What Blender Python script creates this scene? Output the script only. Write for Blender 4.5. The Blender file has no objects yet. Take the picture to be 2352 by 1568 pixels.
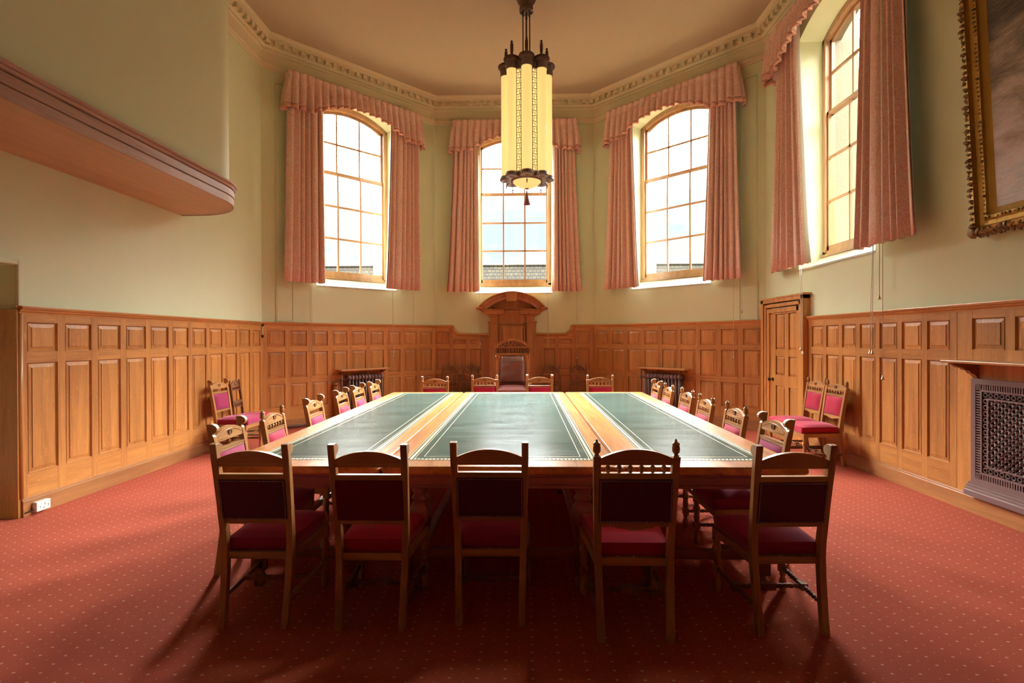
import bpy, math, random
from mathutils import Matrix, Vector
R = math.radians
PI = math.pi
random.seed(7)
scn = bpy.context.scene
COL = scn.collection
# ------------------------------------------------------------------ room dimensions (metres)
H = 1.53
XA, XB, YB, DD = -4.386, 3.956, 8.618, 2.4755
CEIL = 6.626
YREAR = -4.2
WALLS = {'LW': ((XA, 0), (XA, YB)), 'LA': ((XA, YB), (XA+DD, YB+DD)), 'BW': ((XA+DD, YB+DD), (XB-DD, YB+DD)),
         'RA': ((XB-DD, YB+DD), (XB, YB)), 'RW': ((XB, YB), (XB, 0))}
WLEN = {k: math.hypot(q[0]-p[0], q[1]-p[1]) for k, (p, q) in WALLS.items()}

def WM(n):
    """frame of a wall: x along it (left to right seen from inside), y outward, z up"""
    p, q = WALLS[n]
    return Matrix.Translation((p[0], p[1], 0)) @ Matrix.Rotation(math.atan2(q[1]-p[1], q[0]-p[0]), 4, 'Z')

# ------------------------------------------------------------------ mesh builder
class MB:
    def __init__(s): s.v = []; s.f = []; s.m = []; s.sm = []
    def add(s, vs, fs, mat=0, smooth=False, M=None):
        b = len(s.v)
        for v in vs:
            s.v.append(tuple(M @ Vector(v)) if M is not None else tuple(v))
        for f in fs:
            s.f.append(tuple(b+i for i in f)); s.m.append(mat); s.sm.append(smooth)
        return s
    def box(s, x0, x1, y0, y1, z0, z1, mat=0, M=None):
        if x1 < x0: x0, x1 = x1, x0
        if y1 < y0: y0, y1 = y1, y0
        if z1 < z0: z0, z1 = z1, z0
        vs = [(x0,y0,z0),(x1,y0,z0),(x1,y1,z0),(x0,y1,z0),(x0,y0,z1),(x1,y0,z1),(x1,y1,z1),(x0,y1,z1)]
        return s.add(vs, [(0,3,2,1),(4,5,6,7),(0,1,5,4),(1,2,6,5),(2,3,7,6),(3,0,4,7)], mat, False, M)
    def prism(s, poly, ax, a, b, mat=0, M=None, smooth=False):
        """poly of 2D points extruded along axis ax ('x': poly is (y,z); 'y': (x,z); 'z': (x,y))"""
        n = len(poly); vs = []
        for t in (a, b):
            for p, q in poly:
                vs.append({'x': (t,p,q), 'y': (p,t,q), 'z': (p,q,t)}[ax])
        fs = [tuple(range(n)), tuple(range(2*n-1, n-1, -1))]
        for i in range(n):
            j = (i+1) % n; fs.append((i, i+n, j+n, j))
        return s.add(vs, fs, mat, smooth, M)
    def lathe(s, prof, seg=16, mat=0, M=None, cx=0, cy=0, flute=None, caps=True):
        vs = []; fs = []; n = len(prof)
        for i, (r, z) in enumerate(prof):
            for k in range(seg):
                a = 2*PI*k/seg; rr = r
                if flute and flute[0] <= z <= flute[1]: rr = r*(1-flute[3]*(0.5+0.5*math.cos(flute[2]*a)))
                vs.append((cx+rr*math.cos(a), cy+rr*math.sin(a), z))
        for i in range(n-1):
            for k in range(seg):
                k2 = (k+1) % seg
                fs.append((i*seg+k, i*seg+k2, (i+1)*seg+k2, (i+1)*seg+k))
        if caps:
            fs.append(tuple(range(seg-1, -1, -1))); fs.append(tuple((n-1)*seg+k for k in range(seg)))
        return s.add(vs, fs, mat, True, M)
    def tube(s, pts, r, seg=8, mat=0, M=None, twist=None, close=False):
        """tube through points; twist=(turns per metre, lobe depth) gives a barley twist"""
        pts = [Vector(p) for p in pts]; n = len(pts); vs = []; fs = []
        up = None; acc = 0
        for i, p in enumerate(pts):
            if close: t = (pts[(i+1) % n]-pts[i-1]).normalized()
            else: t = (pts[min(i+1, n-1)]-pts[max(i-1, 0)]).normalized()
            if up is None:
                up = Vector((0,0,1)) if abs(t.z) < .9 else Vector((1,0,0))
            up = (up - t*up.dot(t)).normalized(); sd = t.cross(up)
            rr = r[i] if isinstance(r, (list, tuple)) else r
            if i: acc += (p-pts[i-1]).length
            for k in range(seg):
                a = 2*PI*k/seg; q = rr
                if twist: q = rr*(1-twist[1]+twist[1]*abs(math.cos(a+acc*twist[0]*2*PI/2)))
                vs.append(tuple(p+(up*math.cos(a)+sd*math.sin(a))*q))
        m = n if close else n-1
        for i in range(m):
            i2 = (i+1) % n
            for k in range(seg):
                k2 = (k+1) % seg
                fs.append((i*seg+k, i2*seg+k, i2*seg+k2, i*seg+k2))
        if not close:
            fs.append(tuple(range(seg))); fs.append(tuple((n-1)*seg+k for k in range(seg-1, -1, -1)))
        return s.add(vs, fs, mat, True, M)
    def grid(s, fn, nu, nv, mat=0, M=None, smooth=True):
        vs = [fn(i/nu, j/nv) for j in range(nv+1) for i in range(nu+1)]
        fs = [(j*(nu+1)+i, j*(nu+1)+i+1, (j+1)*(nu+1)+i+1, (j+1)*(nu+1)+i) for j in range(nv) for i in range(nu)]
        return s.add(vs, fs, mat, smooth, M)
    def ball(s, c, rx, ry=None, rz=None, seg=10, rings=6, mat=0, M=None):
        ry = ry or rx; rz = rz or rx; vs = []; fs = []
        for j in range(1, rings):
            th = PI*j/rings
            for k in range(seg):
                a = 2*PI*k/seg
                vs.append((c[0]+rx*math.sin(th)*math.cos(a), c[1]+ry*math.sin(th)*math.sin(a), c[2]-rz*math.cos(th)))
        vs += [(c[0],c[1],c[2]-rz), (c[0],c[1],c[2]+rz)]; B = len(vs)-2
        for j in range(rings-2):
            for k in range(seg):
                k2 = (k+1) % seg; fs.append((j*seg+k, j*seg+k2, (j+1)*seg+k2, (j+1)*seg+k))
        for k in range(seg):
            k2 = (k+1) % seg; fs.append((B, k2, k)); fs.append((B+1, (rings-2)*seg+k, (rings-2)*seg+k2))
        return s.add(vs, fs, mat, True, M)
    def sweep(s, prof, path, mat=0, M=None, closed=False, smooth=False):
        """prof of (o,z) pairs, path of (x,y) points; o is offset to the left of travel; mitred"""
        n = len(path); P = [Vector(p) for p in path]; vs = []; fs = []; m = len(prof)
        for i in range(n):
            d1 = (P[i]-P[i-1]).normalized() if (i or closed) else None
            d2 = (P[(i+1) % n]-P[i]).normalized() if (i < n-1 or closed) else None
            if d1 is None: d1 = d2
            if d2 is None: d2 = d1
            n1 = Vector((-d1.y, d1.x)); n2 = Vector((-d2.y, d2.x)); nn = (n1+n2)
            nn = nn/max(nn.length_squared/2, 1e-6)
            for o, z in prof: vs.append((P[i].x+nn.x*o, P[i].y+nn.y*o, z))
        for i in range(n if closed else n-1):
            i2 = (i+1) % n
            for k in range(m-1): fs.append((i*m+k, i2*m+k, i2*m+k+1, i*m+k+1))
        if not closed:
            fs.append(tuple(range(m))); fs.append(tuple((n-1)*m+k for k in range(m-1, -1, -1)))
        return s.add(vs, fs, mat, smooth, M)
    def panel(s, x0, x1, z0, z1, o0, o1, bev=.035, mat=0, M=None):
        """raised and fielded panel facing -y: edge at depth o0, field at depth o1 (metres towards the room)"""
        b = bev; e = .006
        L = [(x0,z0,x1,z1,o0), (x0+b,z0+b,x1-b,z1-b,o1-.006), (x0+b+.001,z0+b+.001,x1-b-.001,z1-b-.001,o1)]
        vs = []
        for a0,c0,a1,c1,o in L: vs += [(a0,-o,c0),(a1,-o,c0),(a1,-o,c1),(a0,-o,c1)]
        fs = [(8,9,10,11)]
        for r in (0, 4):
            for k in range(4): fs.append((r+k, r+(k+1) % 4, r+4+(k+1) % 4, r+4+k))
        vs += [(x0,0,z0),(x1,0,z0),(x1,0,z1),(x0,0,z1)]
        for k in range(4): fs.append((12+k, 12+(k+1) % 4, (k+1) % 4, k))
        return s.add(vs, fs, mat, False, M)
    def build(s, name, mats, parent=None, M=None, solid=None, bevel=None, sub=0):
        me = bpy.data.meshes.new(name)
        me.from_pydata(s.v, [], s.f)
        if not isinstance(mats, (list, tuple)): mats = [mats]
        for m in mats: me.materials.append(m)
        me.polygons.foreach_set('material_index', s.m)
        me.polygons.foreach_set('use_smooth', s.sm)
        me.update()
        import bmesh
        bm = bmesh.new(); bm.from_mesh(me); bmesh.ops.recalc_face_normals(bm, faces=bm.faces)
        bm.to_mesh(me); bm.free()
        o = bpy.data.objects.new(name, me); COL.objects.link(o)
        if parent: o.parent = parent
        if M is not None: o.matrix_basis = M
        if solid:
            md = o.modifiers.new('solid', 'SOLIDIFY'); md.thickness = solid; md.offset = 0
        if bevel:
            md = o.modifiers.new('bevel', 'BEVEL'); md.width = bevel; md.segments = 2; md.limit_method = 'ANGLE'; md.angle_limit = R(40)
        if sub:
            md = o.modifiers.new('sub', 'SUBSURF'); md.levels = sub; md.render_levels = sub
        return o

def empty(name, M):
    o = bpy.data.objects.new(name, None); COL.objects.link(o); o.matrix_basis = M; o.empty_display_size = .1
    return o
def tag(o, label=None, cat=None, group=None, kind=None):
    if label: o['label'] = label
    if cat: o['category'] = cat
    if group: o['group'] = group
    if kind: o['kind'] = kind
    return o
def struct(o, label=None): return tag(o, label, None, None, 'structure')
def kids(o): return [c for c in list(bpy.data.objects) if c.parent == o]
def copy_tree(o, parent=None):
    c = o.copy(); COL.objects.link(c); c.parent = parent
    for ch in kids(o): copy_tree(ch, c)
    return c

# ------------------------------------------------------------------ materials
def newmat(name):
    m = bpy.data.materials.new(name); m.use_nodes = True
    nt = m.node_tree; nt.nodes.clear()
    out = nt.nodes.new('ShaderNodeOutputMaterial'); b = nt.nodes.new('ShaderNodeBsdfPrincipled')
    nt.links.new(b.outputs[0], out.inputs[0])
    return m, nt, b
def N(nt, t, **kw):
    n = nt.nodes.new(t)
    for k, v in kw.items():
        if k.startswith('i_'): n.inputs[k[2:].replace('_', ' ')].default_value = v
        else: setattr(n, k, v)
    return n
def plain(name, col, rough=.6, metal=0, bump=0, bscale=60, var=0, spec=.5, sheen=0):
    m, nt, b = newmat(name)
    b.inputs['Base Color'].default_value = (*col, 1); b.inputs['Roughness'].default_value = rough
    b.inputs['Metallic'].default_value = metal; b.inputs['Specular IOR Level'].default_value = spec
    if sheen:
        b.inputs['Sheen Weight'].default_value = sheen; b.inputs['Sheen Roughness'].default_value = .4
        b.inputs['Sheen Tint'].default_value = (1, .5, .6, 1)
    tc = N(nt, 'ShaderNodeTexCoord')
    if var:
        n = N(nt, 'ShaderNodeTexNoise', i_Scale=2.5, i_Detail=4.0); nt.links.new(tc.outputs['Object'], n.inputs['Vector'])
        mx = N(nt, 'ShaderNodeMix', data_type='RGBA')
        mx.inputs[6].default_value = (*[c*(1-var) for c in col], 1); mx.inputs[7].default_value = (*[min(1, c*(1+var)) for c in col], 1)
        nt.links.new(n.outputs[0], mx.inputs[0]); nt.links.new(mx.outputs[2], b.inputs['Base Color'])
    if bump:
        n = N(nt, 'ShaderNodeTexNoise', i_Scale=bscale, i_Detail=5.0); nt.links.new(tc.outputs['Object'], n.inputs['Vector'])
        bp = N(nt, 'ShaderNodeBump', i_Strength=bump, i_Distance=.01)
        nt.links.new(n.outputs[0], bp.inputs['Height']); nt.links.new(bp.outputs[0], b.inputs['Normal'])
    return m
def wood(name, dark, light, axis='z', rough=.38, fleck=.5, rnd=.22, coat=.15):
    m, nt, b = newmat(name)
    tc = N(nt, 'ShaderNodeTexCoord'); L = nt.links.new
    def mp(cross, along):
        s = [cross]*3; s['xyz'.index(axis)] = along
        n = N(nt, 'ShaderNodeMapping'); n.inputs['Scale'].default_value = s; L(tc.outputs['Object'], n.inputs[0]); return n
    a = mp(9, .7); n1 = N(nt, 'ShaderNodeTexNoise', i_Scale=1.0, i_Detail=6.0, i_Roughness=.6, i_Distortion=.6); L(a.outputs[0], n1.inputs['Vector'])
    c = mp(120, 4); n2 = N(nt, 'ShaderNodeTexNoise', i_Scale=1.0, i_Detail=3.0); L(c.outputs[0], n2.inputs['Vector'])
    d = mp(60, 14); n3 = N(nt, 'ShaderNodeTexNoise', i_Scale=1.0, i_Detail=2.0, i_Distortion=1.5); L(d.outputs[0], n3.inputs['Vector'])
    ad = N(nt, 'ShaderNodeMath', operation='MULTIPLY_ADD'); ad.inputs[1].default_value = .35; L(n2.outputs[0], ad.inputs[0]); L(n1.outputs[0], ad.inputs[2])
    rp = N(nt, 'ShaderNodeValToRGB'); rp.color_ramp.elements[0].position = .42; rp.color_ramp.elements[1].position = .88
    rp.color_ramp.elements[0].color = (*dark, 1); rp.color_ramp.elements[1].color = (*light, 1); L(ad.outputs[0], rp.inputs[0])
    fl = N(nt, 'ShaderNodeMapRange'); fl.inputs[1].default_value = .62; fl.inputs[2].default_value = .72; fl.inputs[4].default_value = fleck; L(n3.outputs[0], fl.inputs[0])
    mx = N(nt, 'ShaderNodeMix', data_type='RGBA'); L(fl.outputs[0], mx.inputs[0]); L(rp.outputs[0], mx.inputs[6])
    mx.inputs[7].default_value = (*[min(1, x*1.35) for x in light], 1)
    oi = N(nt, 'ShaderNodeObjectInfo'); hv = N(nt, 'ShaderNodeHueSaturation')
    mr = N(nt, 'ShaderNodeMapRange'); mr.inputs[3].default_value = 1-rnd/2; mr.inputs[4].default_value = 1+rnd/2
    L(oi.outputs['Random'], mr.inputs[0]); L(mr.outputs[0], hv.inputs['Value']); L(mx.outputs[2], hv.inputs['Color'])
    L(hv.outputs[0], b.inputs['Base Color'])
    b.inputs['Roughness'].default_value = rough; b.inputs['Coat Weight'].default_value = coat; b.inputs['Coat Roughness'].default_value = .25
    bp = N(nt, 'ShaderNodeBump', i_Strength=.12, i_Distance=.004); L(ad.outputs[0], bp.inputs['Height']); L(bp.outputs[0], b.inputs['Normal'])
    return m
M_ = {}
M_['oak_v'] = wood('panel_oak_upright', (.34,.125,.032), (.61,.28,.078), 'z')
M_['oak_h'] = wood('panel_oak_level', (.35,.13,.034), (.62,.285,.080), 'x')
M_['oak_dark'] = wood('skirting_oak', (.24,.09,.032), (.44,.20,.07), 'x', fleck=.3)
M_['chair_oak'] = wood('chair_oak', (.27,.105,.03), (.50,.255,.085), 'z', rough=.32, fleck=.25, rnd=.3, coat=.3)
M_['chair_oak_h'] = wood('chair_oak_level', (.28,.11,.032), (.52,.27,.09), 'x', rough=.32, fleck=.25, rnd=.3, coat=.3)
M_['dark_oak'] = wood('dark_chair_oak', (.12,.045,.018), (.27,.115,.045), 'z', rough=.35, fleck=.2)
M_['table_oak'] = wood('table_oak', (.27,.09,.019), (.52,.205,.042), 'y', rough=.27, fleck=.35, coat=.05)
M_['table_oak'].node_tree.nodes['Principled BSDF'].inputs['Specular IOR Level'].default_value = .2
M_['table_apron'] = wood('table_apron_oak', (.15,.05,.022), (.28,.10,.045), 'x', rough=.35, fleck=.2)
M_['mahogany_h'] = wood('ledge_mahogany', (.32,.15,.10), (.52,.29,.21), 'y', rough=.4, fleck=.15)
M_['plywood'] = wood('ledge_soffit_wood', (.44,.27,.15), (.55,.35,.20), 'y', rough=.5, fleck=.05)
M_['red_oak'] = wood('surround_oak', (.32,.11,.036), (.54,.225,.08), 'z', rough=.35)
M_['window_wood'] = wood('window_wood', (.30,.145,.06), (.48,.26,.12), 'z', rough=.4, fleck=.1, coat=.2)
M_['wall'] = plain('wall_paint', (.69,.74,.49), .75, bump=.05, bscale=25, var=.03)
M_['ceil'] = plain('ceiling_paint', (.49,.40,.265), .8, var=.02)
M_['cornice'] = plain('cornice_paint', (.74,.66,.44), .7)
M_['sill'] = plain('sill_paint', (.50,.48,.37), .45)
M_['stone'] = plain('window_stone', (.26,.22,.15), .85, bump=.4, bscale=30, var=.15)
M_['bronze'] = plain('aged_bronze', (.16,.10,.08), .38, metal=.7, bump=.2, bscale=80)
M_['bronze_lt'] = plain('silvered_bronze', (.26,.21,.22), .35, metal=.7, bump=.2, bscale=80)
M_['brass'] = plain('pale_brass', (.65,.52,.32), .3, metal=.9)
M_['iron'] = plain('radiator_paint', (.19,.12,.115), .4, bump=.1)
M_['grille'] = plain('grille_paint', (.19,.125,.12), .38, bump=.05)
M_['shade_black'] = plain('painted_recess_shade', (.012,.009,.010), .9)
M_['plastic'] = plain('white_plastic', (.80,.78,.74), .35)
M_['black'] = plain('black_rubber', (.015,.015,.017), .5)
M_['cord'] = plain('white_cord', (.70,.64,.52), .8)
M_['knob'] = plain('black_knob', (.02,.018,.018), .25)
M_['stud'] = plain('brass_studs', (.42,.36,.34), .3, metal=.8)
M_['leather_brown'] = plain('brown_leather', (.17,.085,.065), .38, bump=.5, bscale=14, var=.15)
M_['leather_red'] = plain('red_brown_leather', (.19,.055,.05), .42, bump=.3, bscale=20)
M_['seat_green'] = plain('olive_seat_cloth', (.09,.08,.03), .85)
M_['lining'] = plain('curtain_lining', (.78,.76,.68), .9)
M_['tassel'] = plain('tassel_thread', (.30,.12,.12), .9, bump=.6, bscale=200)
M_['gilt'] = plain('gilt_wood', (.50,.30,.07), .35, metal=.75, bump=.6, bscale=70, var=.25)
M_['gilt_dark'] = plain('tarnished_gilt_carving', (.22,.13,.06), .45, metal=.5, bump=.8, bscale=60, var=.4)
M_['cloth_bag'] = plain('pale_cloth', (.62,.60,.58), .85)

def velvet(name, col):
    m = plain(name, col, .72, sheen=.55, var=.12, spec=.2, bump=.08, bscale=35)
    return m
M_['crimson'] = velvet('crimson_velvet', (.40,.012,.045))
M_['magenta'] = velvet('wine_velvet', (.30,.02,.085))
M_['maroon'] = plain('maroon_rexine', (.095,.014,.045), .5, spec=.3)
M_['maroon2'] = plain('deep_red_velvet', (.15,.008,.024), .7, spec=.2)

def mk_carpet():
    m, nt, b = newmat('red_carpet'); L = nt.links.new
    tc = N(nt, 'ShaderNodeTexCoord'); sp = N(nt, 'ShaderNodeSeparateXYZ'); L(tc.outputs['Object'], sp.inputs[0])
    def math_(op, a, bb=None, c=None):
        n = N(nt, 'ShaderNodeMath', operation=op)
        for i, v in enumerate((a, bb, c)):
            if v is None: continue
            if isinstance(v, (int, float)): n.inputs[i].default_value = v
            else: L(v, n.inputs[i])
        return n.outputs[0]
    def cell(px, py, ox, oy, w, arm):
        u = math_('SUBTRACT', math_('FRACT', math_('DIVIDE', math_('ADD', sp.outputs[0], ox+50*px), px)), .5)
        v = math_('SUBTRACT', math_('FRACT', math_('DIVIDE', math_('ADD', sp.outputs[1], oy+200*py), py)), .5)
        u = math_('ABSOLUTE', math_('MULTIPLY', u, px)); v = math_('ABSOLUTE', math_('MULTIPLY', v, py))
        # little four-petalled flower: union of two thin bars
        h = math_('MULTIPLY', math_('LESS_THAN', u, arm), math_('LESS_THAN', v, w))
        k = math_('MULTIPLY', math_('LESS_THAN', v, arm*.75), math_('LESS_THAN', u, w))
        return math_('MAXIMUM', h, k)
    big = cell(.126, .066, .03, .0, .0020, .0082)
    sml = cell(.126, .066, .093, .033, .0018, .0040)
    msk = math_('MAXIMUM', math_('MULTIPLY', big, .62), math_('MULTIPLY', sml, .35))
    n = N(nt, 'ShaderNodeTexNoise', i_Scale=260.0, i_Detail=3.0); L(tc.outputs['Object'], n.inputs['Vector'])
    n2 = N(nt, 'ShaderNodeTexNoise', i_Scale=1.6, i_Detail=4.0); L(tc.outputs['Object'], n2.inputs['Vector'])
    rp = N(nt, 'ShaderNodeValToRGB'); rp.color_ramp.elements[0].position = .3; rp.color_ramp.elements[1].position = .7
    rp.color_ramp.elements[0].color = (.31,.052,.030,1); rp.color_ramp.elements[1].color = (.49,.115,.068,1); L(n.outputs[0], rp.inputs[0])
    hv = N(nt, 'ShaderNodeHueSaturation'); mr = N(nt, 'ShaderNodeMapRange'); mr.inputs[3].default_value = .88; mr.inputs[4].default_value = 1.12
    L(n2.outputs[0], mr.inputs[0]); L(mr.outputs[0], hv.inputs['Value']); L(rp.outputs[0], hv.inputs['Color'])
    mx = N(nt, 'ShaderNodeMix', data_type='RGBA'); L(msk, mx.inputs[0]); L(hv.outputs[0], mx.inputs[6]); mx.inputs[7].default_value = (.80,.58,.38,1)
    L(mx.outputs[2], b.inputs['Base Color']); b.inputs['Roughness'].default_value = .95; b.inputs['Specular IOR Level'].default_value = .15
    bp = N(nt, 'ShaderNodeBump', i_Strength=.5, i_Distance=.004); L(n.outputs[0], bp.inputs['Height']); L(bp.outputs[0], b.inputs['Normal'])
    return m
M_['carpet'] = mk_carpet()

def mk_damask(name, base, light):
    m, nt, b = newmat(name); L = nt.links.new
    tc = N(nt, 'ShaderNodeTexCoord')
    v = N(nt, 'ShaderNodeTexNoise', i_Scale=26.0, i_Detail=3.0, i_Distortion=2.5); L(tc.outputs['Object'], v.inputs['Vector'])
    n = N(nt, 'ShaderNodeTexNoise', i_Scale=170.0, i_Detail=2.0); L(tc.outputs['Object'], n.inputs['Vector'])
    ad = N(nt, 'ShaderNodeMath', operation='MULTIPLY_ADD'); ad.inputs[1].default_value = .3; L(n.outputs[0], ad.inputs[0]); L(v.outputs[0], ad.inputs[2])
    rp = N(nt, 'ShaderNodeValToRGB'); rp.color_ramp.elements[0].position = .58; rp.color_ramp.elements[1].position = .70
    rp.color_ramp.elements[0].color = (*base, 1); rp.color_ramp.elements[1].color = (*light, 1); L(ad.outputs[0], rp.inputs[0])
    L(rp.outputs[0], b.inputs['Base Color']); b.inputs['Roughness'].default_value = .6; b.inputs['Specular IOR Level'].default_value = .3
    b.inputs['Sheen Weight'].default_value = .2
    tr = N(nt, 'ShaderNodeBsdfTranslucent'); L(rp.outputs[0], tr.inputs[0])
    ms = N(nt, 'ShaderNodeMixShader'); ms.inputs[0].default_value = .12
    out = [x for x in nt.nodes if x.type == 'OUTPUT_MATERIAL'][0]
    L(b.outputs[0], ms.inputs[1]); L(tr.outputs[0], ms.inputs[2]); L(ms.outputs[0], out.inputs[0])
    return m
M_['damask'] = mk_damask('salmon_damask', (.86,.50,.42), (.95,.72,.62))
M_['fringe'] = mk_damask('terracotta_fringe', (.78,.36,.27), (.86,.50,.40))

def mk_leather():
    m, nt, b = newmat('green_leather'); L = nt.links.new
    tc = N(nt, 'ShaderNodeTexCoord'); mp = N(nt, 'ShaderNodeMapping'); mp.inputs['Scale'].default_value = (1.2, 5, 1); L(tc.outputs['Object'], mp.inputs[0])
    n = N(nt, 'ShaderNodeTexNoise', i_Scale=2.0, i_Detail=7.0, i_Roughness=.65); L(mp.outputs[0], n.inputs['Vector'])
    rp = N(nt, 'ShaderNodeValToRGB'); rp.color_ramp.elements[0].position = .3; rp.color_ramp.elements[1].position = .75
    rp.color_ramp.elements[0].color = (.026,.066,.060,1); rp.color_ramp.elements[1].color = (.085,.145,.128,1); L(n.outputs[0], rp.inputs[0]); L(rp.outputs[0], b.inputs['Base Color'])
    mr = N(nt, 'ShaderNodeMapRange'); mr.inputs[3].default_value = .13; mr.inputs[4].default_value = .22; L(n.outputs[0], mr.inputs[0]); L(mr.outputs[0], b.inputs['Roughness'])
    n2 = N(nt, 'ShaderNodeTexNoise', i_Scale=90.0, i_Detail=4.0); L(tc.outputs['Object'], n2.inputs['Vector'])
    b.inputs['Specular IOR Level'].default_value = .16
    bp = N(nt, 'ShaderNodeBump', i_Strength=.12, i_Distance=.002); L(n2.outputs[0], bp.inputs['Height']); L(bp.outputs[0], b.inputs['Normal'])
    return m
M_['leather'] = mk_leather()
M_['gold'] = plain('gilt_tooling', (.78,.66,.38), .35, metal=.3)

def mk_canvas():
    m, nt, b = newmat('oil_painting'); L = nt.links.new
    tc = N(nt, 'ShaderNodeTexCoord'); sp = N(nt, 'ShaderNodeSeparateXYZ'); L(tc.outputs['Object'], sp.inputs[0])
    mp = N(nt, 'ShaderNodeMapping'); mp.inputs['Scale'].default_value = (1, 1, 3.2); mp.inputs['Rotation'].default_value = (0, .45, 0); L(tc.outputs['Object'], mp.inputs[0])
    n = N(nt, 'ShaderNodeTexNoise', i_Scale=1.5, i_Detail=8.0, i_Roughness=.62, i_Distortion=.5); L(mp.outputs[0], n.inputs['Vector'])
    ma = N(nt, 'ShaderNodeMath', operation='MULTIPLY_ADD'); ma.inputs[1].default_value = 1.1; L(n.outputs[0], ma.inputs[0])
    mr = N(nt, 'ShaderNodeMapRange'); mr.inputs[1].default_value = 0.0; mr.inputs[2].default_value = 2.1; mr.inputs[3].default_value = -.42; mr.inputs[4].default_value = .50
    L(sp.outputs[2], mr.inputs[0]); L(mr.outputs[0], ma.inputs[2])
    rp = N(nt, 'ShaderNodeValToRGB'); cr = rp.color_ramp
    cr.elements[0].position = .12; cr.elements[0].color = (.60,.64,.74,1); cr.elements[1].position = 1.0; cr.elements[1].color = (.03,.018,.016,1)
    for p, c in ((.28,(.72,.70,.78,1)), (.42,(.66,.58,.66,1)), (.55,(.48,.40,.37,1)), (.66,(.30,.235,.19,1)), (.8,(.10,.075,.065,1))):
        e = cr.elements.new(p); e.color = c
    L(ma.outputs[0], rp.inputs[0]); L(rp.outputs[0], b.inputs['Base Color']); b.inputs['Roughness'].default_value = .3
    n2 = N(nt, 'ShaderNodeTexNoise', i_Scale=9.0, i_Detail=8.0, i_Distortion=1.0); L(mp.outputs[0], n2.inputs['Vector'])
    bp = N(nt, 'ShaderNodeBump', i_Strength=.5, i_Distance=.02); L(n2.outputs[0], bp.inputs['Height']); L(bp.outputs[0], b.inputs['Normal'])
    return m
M_['canvas'] = mk_canvas()

def mk_glass():
    m, nt, b = newmat('window_glass'); L = nt.links.new
    t = N(nt, 'ShaderNodeBsdfTransparent'); t.inputs[0].default_value = (.97,.98,.97,1)
    g = N(nt, 'ShaderNodeBsdfGlossy'); g.inputs['Roughness'].default_value = .03
    ms = N(nt, 'ShaderNodeMixShader'); ms.inputs[0].default_value = .04
    out = [x for x in nt.nodes if x.type == 'OUTPUT_MATERIAL'][0]
    L(t.outputs[0], ms.inputs[1]); L(g.outputs[0], ms.inputs[2]); L(ms.outputs[0], out.inputs[0])
    return m
M_['glass'] = mk_glass()
def emis(name, col, st, base=(.8,.7,.5)):
    m, nt, b = newmat(name); b.inputs['Base Color'].default_value = (*base, 1)
    b.inputs['Emission Color'].default_value = (*col, 1); b.inputs['Emission Strength'].default_value = st
    b.inputs['Roughness'].default_value = .25
    return m
M_['tube_glow'] = emis('lit_opal_tube', (1.0,.66,.20), .72, (.9,.82,.6))
M_['inner_glow'] = emis('lit_opal_core', (1.0,.68,.25), .8, (.9,.8,.6))
M_['bowl_glow'] = emis('lit_opal_bowl', (1.0,.60,.18), .70, (.9,.75,.5))

def mk_roof():
    m, nt, b = newmat('mossy_slates'); L = nt.links.new
    tc = N(nt, 'ShaderNodeTexCoord')
    br = N(nt, 'ShaderNodeTexBrick', i_Scale=2.2); L(tc.outputs['Object'], br.inputs['Vector'])
    br.inputs['Color1'].default_value = (.055,.049,.030,1); br.inputs['Color2'].default_value = (.036,.032,.022,1); br.inputs['Mortar'].default_value = (.010,.009,.008,1)
    br.inputs['Mortar Size'].default_value = .04
    n = N(nt, 'ShaderNodeTexNoise', i_Scale=5.0, i_Detail=8.0, i_Roughness=.8); L(tc.outputs['Object'], n.inputs['Vector'])
    mx = N(nt, 'ShaderNodeMix', data_type='RGBA', blend_type='MULTIPLY'); mx.inputs[0].default_value = .8; L(br.outputs[0], mx.inputs[6])
    rp = N(nt, 'ShaderNodeValToRGB'); rp.color_ramp.elements[0].position = .4; rp.color_ramp.elements[1].position = .6
    rp.color_ramp.elements[0].color = (.35,.33,.25,1); rp.color_ramp.elements[1].color = (1,.97,.85,1); L(n.outputs[0], rp.inputs[0]); L(rp.outputs[0], mx.inputs[7])
    L(mx.outputs[2], b.inputs['Base Color']); b.inputs['Roughness'].default_value = .9
    return m
M_['roof'] = mk_roof()

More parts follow.
